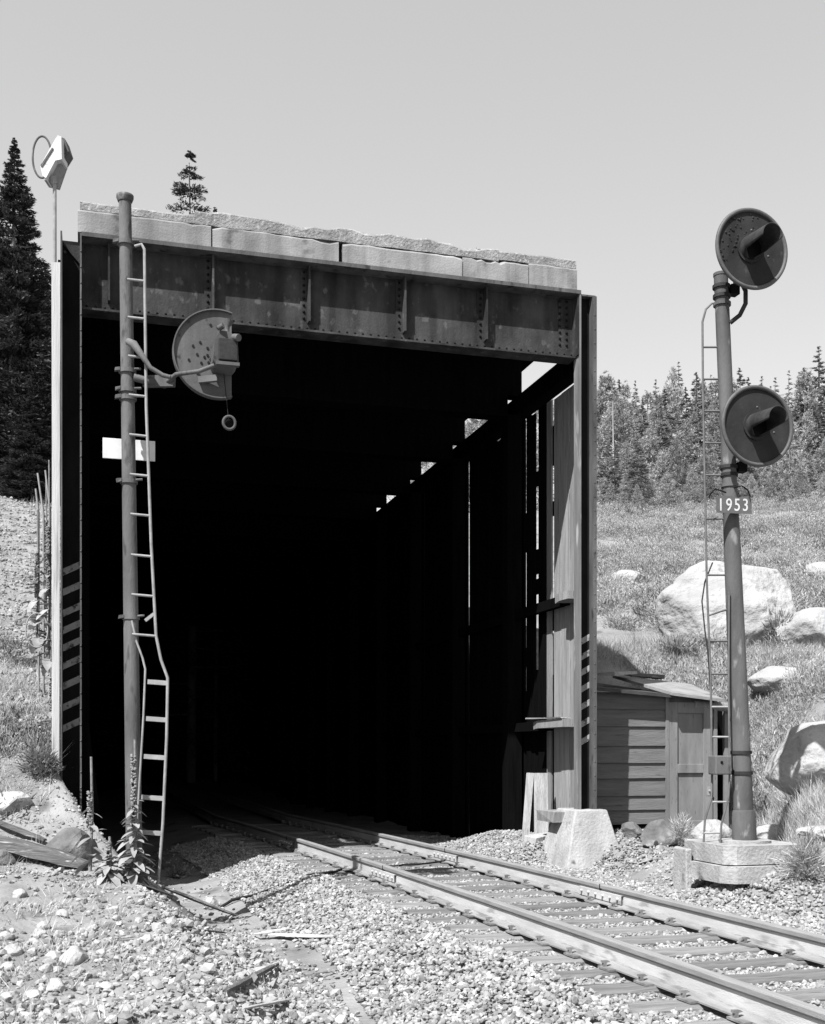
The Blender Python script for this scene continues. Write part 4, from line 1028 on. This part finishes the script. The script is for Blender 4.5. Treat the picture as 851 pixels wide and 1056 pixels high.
# trees seen through the slots of the snowshed wall
for (px, py) in ((500, 400), (450, 420), (560, 395), (410, 440), (530, 430), (480, 440)):
    put('pine_a', px, py, rr.uniform(46, 60), 1.3)
sn = at(632, 395, 60); g0 = tz(sn.x, sn.y)
ob = MB().tube([(sn.x, sn.y, g0 - .3), (sn.x + .05, sn.y, (g0 + sn.z) / 2), (sn.x, sn.y, sn.z - 1)], [.07, .05, .02], 7).build('dead_trunk', M['snag'], None)
tag(ob, 'bare bleached dead trunk among the conifers near the portal column', 'tree')

# ------------------------------------------------------------------ hillside brush (uncountable)
def brush(N_sh, region, seed, per, rad, leaf, lift=1.0):
    rs = np.random.default_rng(seed)
    n, a = region(rs, N_sh)
    k = rs.integers(int(per * .5), int(per * 1.5), len(n)); idx = np.repeat(np.arange(len(n)), k); Mt = len(idx)
    rad_i = rs.uniform(*rad, len(n))
    d = rs.normal(size=(Mt, 3)); d[:, 2] = np.abs(d[:, 2]); d /= np.linalg.norm(d, axis=1)[:, None]
    rr_ = rs.random(Mt) ** .45
    P = d * (rad_i[idx] * rr_)[:, None]; P[:, 2] *= .75 * lift
    C = np.stack([n[idx], a[idx], np.zeros(Mt)], -1) + P
    C[:, 2] += terrain(C[:, 0], C[:, 1])
    D = d + rs.normal(0, .5, (Mt, 3)) + np.array([0, 0, .5]); D /= np.linalg.norm(D, axis=1)[:, None]
    U = np.cross(D, rs.normal(size=(Mt, 3))); U /= np.linalg.norm(U, axis=1)[:, None] + 1e-6
    l = leaf * rs.uniform(.6, 1.5, Mt)
    return leaf_quads(C, D, U, l, l * .38)
def hill_region(rs, N):
    a = 12.5 + 34 * rs.random(N) ** 1.15; n = rs.uniform(6.9, 30, N)
    px = 425.5 + FPX * (n * Rv[0] + a * Rv[1]) / (n * Fv[0] + a * Fv[1])
    H = terrain(n, a, False)
    ok = (px > 585) & (px < 900) & (H > .45) & ~((n < 9.45) & (a < 16.9)) & ~((n < 6.95))
    ok &= (vnoise(n * .5, a * .5, 77) + .5 * vnoise(n * 1.6, a * 1.6, 78) > -.24)
    return n[ok], a[ok]
V, F = brush(10000, hill_region, 3, 130, (.12, .36), .022)
Vb, Fb = brush(1500, hill_region, 33, 560, (.3, .75), .026, 1.15)
F = np.concatenate([F, Fb + len(V)]); V = np.concatenate([V, Vb])
def hill_region2(rs, N):
    n, a = hill_region(rs, N); k = rs.random(len(n)) < .8
    return n[k], a[k]
br = np_mesh('hillside_brush', V, F, M['brush'])
tag(br, 'dry pale brush covering the hillside below the conifers', 'brush', kind='stuff')
def scrub_region(rs, N):
    n, a = hill_region(rs, N); k = vnoise(n * .7 + 5, a * .6, 91) + .4 * vnoise(n * 2, a * 2, 92) > .12
    return n[k], a[k]
V, F = brush(3600, scrub_region, 14, 90, (.15, .42), .035, 1.3)
sb = np_mesh('hillside_scrub', V, F, M['scrub'])
def bank_region(rs, N):
    a = rs.uniform(13.6, 21, N); n = -.5 - 3.2 * rs.random(N); k = (vnoise(n * 1.1, a * .9, 95) > .02) & (rs.random(N) < np.interp(a, [13.6, 15, 18, 21], [.35, 1, .9, .2]))
    return n[k], a[k]
V2, F2 = brush(700, bank_region, 15, 60, (.08, .26), .03, 1.4)
bk_ = np_mesh('bank_scrub', V2, F2, M['scrub']); tag(bk_, 'low dark weeds growing over the left bank beside the pale pole', 'scrub', kind='stuff')
tag(sb, 'darker scrub patches scattered through the hillside brush', 'scrub', kind='stuff')
def grass_region(rs, N):
    a = rs.uniform(10.5, 20, N); n = rs.uniform(6.6, 13, N)
    px = 425.5 + FPX * (n * Rv[0] + a * Rv[1]) / (n * Fv[0] + a * Fv[1])
    ok = (px > 600) & (px < 880) & ~((n > 6.6) & (n < 9.45) & (a > 12.3) & (a < 16.9))
    q = vnoise(n * .9, a * .9, 55); ok &= ((terrain(n, a, False) > .1) | (rs.random(N) < .12)) & (q > -.25)
    return n[ok], a[ok]
def left_region(rs, N):
    a = rs.uniform(12.2, 40, N); n = -.42 - 2.6 * rs.random(N) * np.clip(a / 16, .6, 3)
    q = vnoise(n * .8 + 9, a * .7, 61)
    ok = (rs.random(N) < np.interp(a, [12.2, 13.2, 14, 18, 21, 40], [.12, .04, .45, .9, .16, .08])) & (q > -.3)
    return n[ok], a[ok]
def fg_region(rs, N):
    a = rs.uniform(5, 12.5, N); n = rs.uniform(-1.5, 1.4, N)
    q = vnoise(n * 1.1 + 9, a * 1.1, 66); return n[q > .12], a[q > .12]
def blades(N, region, seed, per, h, spread):
    rs = np.random.default_rng(seed); n, a = region(rs, N); idx = np.repeat(np.arange(len(n)), per); Mt = len(idx)
    off = rs.normal(0, spread, (Mt, 2)); x = n[idx] + off[:, 0]; y = a[idx] + off[:, 1]; z = terrain(x, y)
    hh = rs.uniform(*h, Mt) * np.repeat(rs.uniform(.6, 1.3, len(n)), per)
    lean = rs.normal(0, .4, (Mt, 2)) * hh[:, None] + off * 1.2
    w = .0035 + .05 * hh * .06
    ang = rs.uniform(0, 6.28, Mt); wx, wy = np.cos(ang) * w, np.sin(ang) * w
    V = np.stack([np.stack([x - wx, y - wy, z - .01], -1), np.stack([x + wx, y + wy, z - .01], -1), np.stack([x + lean[:, 0], y + lean[:, 1], z + hh], -1)], 1)
    return V.reshape(-1, 3), np.arange(Mt * 3).reshape(-1, 3)
Vs, Fs, o_ = [], [], 0
for args in ((9000, grass_region, 5, 14, (.08, .3), .06), (5200, left_region, 6, 12, (.06, .26), .07), (1500, fg_region, 7, 8, (.02, .10), .05)):
    V, F = blades(*args); Vs.append(V); Fs.append(F + o_); o_ += len(V)
gr = np_mesh('dry_grass', np.concatenate(Vs), np.concatenate(Fs), M['grass'])
tag(gr, 'thin dry grass growing on the banks beside the track', 'grass', kind='stuff')

# single shrubs and tufts
def shrub(label, c, r, h, N, seed, m='brush', name='dry_shrub', leaf=.03):
    rs = np.random.default_rng(seed)
    d = rs.normal(size=(N, 3)); d[:, 2] = np.abs(d[:, 2]) + .1; d /= np.linalg.norm(d, axis=1)[:, None]
    rad = rs.random(N) ** .5
    lob = 1 + .75 * vnoise(d[:, 0] * 2.2 + seed, d[:, 1] * 2.2 + d[:, 2] * 1.7, seed)
    C = d * (rad * lob)[:, None] * np.array([r, r, h]); D = d + rs.normal(0, .3, (N, 3)); D /= np.linalg.norm(D, axis=1)[:, None]
    U = np.cross(D, rs.normal(size=(N, 3))); U /= np.linalg.norm(U, axis=1)[:, None]
    l = leaf * rs.uniform(.6, 1.5, N)
    V, F = leaf_quads(C, D, U, l, l * (.1 if m == 'grass' else .3))
    o = np_mesh(name, V, F, M[m]); o.location = c
    return tag(o, label, 'shrub')
shrub('rounded dry shrub on the pale left bank below the portal column', gp(44, 798), .26, .34, 1500, 1, 'mid_leaf')
shrub('grey tuft of dry grass beside the equipment shed door', gp(702, 872), .22, .42, 900, 2, 'grass', 'grass_tuft', .05)
shrub('large pale grass tuft right of the right signal footing', gp(832, 905), .34, .45, 3200, 3, 'grass', 'grass_tuft', .05)
shrub('dark low shrub under the big hillside boulder', gp(697, 672), .45, .25, 900, 4, 'mid_leaf', leaf=.05)
shrub('dark shrub in the gap between the two hillside boulders', gp(806, 668), .4, .7, 900, 5, 'mid_leaf', leaf=.05)
shrub('dark scrub right of the right mast above the footing', gp(784, 845), .22, .4, 600, 6, 'mid_leaf', leaf=.04)
shrub('small dark weed at the foot of the left portal column', gp(62, 752) , .2, .28, 500, 7, 'mid_leaf', leaf=.04)
shrub('dark weeds at the ladder foot of the left signal', gp(185, 905), .2, .16, 500, 8, 'mid_leaf', leaf=.035)

# mulleins: stalk with broad leaves
def mullein(label, base, H, nl, leaf, seed, top_dry=.3, spread=1.0):
    rs = random.Random(seed); t = thing('mullein_plant', label, 'plant', base)
    MB().tube([(0, 0, -.05), (.02, 0, H * .5), (.01, .01, H)], [.018, .014, .012], 7).build('stem', M['stalk'], t, world=False)
    sp = MB()
    for k in range(int(H * 110)):
        z = H * rs.uniform(.35, .98 - top_dry * .3); a_ = rs.uniform(0, 6.28)
        sp.dome((math.cos(a_) * .014, math.sin(a_) * .014, z), (math.cos(a_), math.sin(a_), .3), .014, .022, 5)
    sp.build('seed_spike', M['stalk'], t, world=False)
    lf = MB()
    for k in range(nl):
        u = k / max(1, nl - 1); z = H * (.02 + .55 * u ** 1.1); L = leaf * (1.25 - .75 * u) * rs.uniform(.75, 1.15); a_ = k * 2.4 + rs.uniform(-.6, .6)
        el = rs.uniform(-.5, .55) + .1 * u; w = L * .19
        d = Vector((math.cos(a_), math.sin(a_), 0)); s_ = Vector((-math.sin(a_), math.cos(a_), 0)); V = []
        for i in range(6):
            tt = i / 5; ww = w * (math.sin(math.pi * min(1, .12 + tt * .86)) ** .7)
            c = d * (L * tt * math.cos(el)) + Vector((0, 0, z + L * (math.sin(el) * tt - .35 * tt * tt)))
            V += [c - s_ * ww + Vector((0, 0, .15 * ww)), c - Vector((0, 0, .1 * ww)), c + s_ * ww + Vector((0, 0, .15 * ww))]
        lf.add(V, [(i * 3 + j, i * 3 + j + 1, i * 3 + j + 4, i * 3 + j + 3) for i in range(5) for j in range(2)], True)
    lf.build('leaves', M['leaf'], t, world=False)
    return t
mullein('tall leafy mullein growing against the foot of the left signal', at(138, 908, 11.05), 1.35, 62, .21, 3)
mullein('low leafy mullein rosette left of the left signal foot', at(112, 906, 11.0), .4, 34, .22, 4)
mullein('slender bare mullein stalk standing left of the left signal', at(93, 893, 11.2), 1.06, 16, .2, 5, 1.0)
mullein('tall grey mullein on the bank nearest the pale pole', at(50, 690, 16.0), 2.9, 30, .3, 6, 1)
mullein('mullein with drooping leaves on the left bank beside the wire ring', at(38, 665, 16.2), 1.9, 26, .34, 7, 1)
mullein('thin mullein stalk behind the others on the left bank', at(47, 640, 17.5), 2.2, 20, .28, 8, 1)
mullein('dark weed stalk at the left bank crest below the pole', at(53, 772, 14.9), 1.1, 14, .2, 10, .5)
for (x0, y0, x1, y1, lab) in ((47, 485, 52, 530, 'tallest of three pale stakes leaning by the left pole'), (39, 488, 45, 530, 'middle leaning stake of the three beside the left pole'), (37, 504, 40, 530, 'shortest of three stakes beside the left pole')):
    Zs = 17.0
    tag(MB().tube([at(x1, y1 + 190, Zs), at(x1, y1, Zs), at(x0, y0, Zs)], .016, 6).build('stake', M['ladder'], None), lab, 'stake')
rc = at(38, 650, 15.8)
rp = [rc + Vector((math.cos(a_) * .145, .05 * math.sin(a_), math.sin(a_) * .24)) for a_ in np.linspace(0, 2 * math.pi, 33)]
tag(MB().tube(rp, .010, 6, False).build('wire_ring', M['ladder'], None), 'thin pale wire ring standing in weeds on the left bank', 'wire ring')
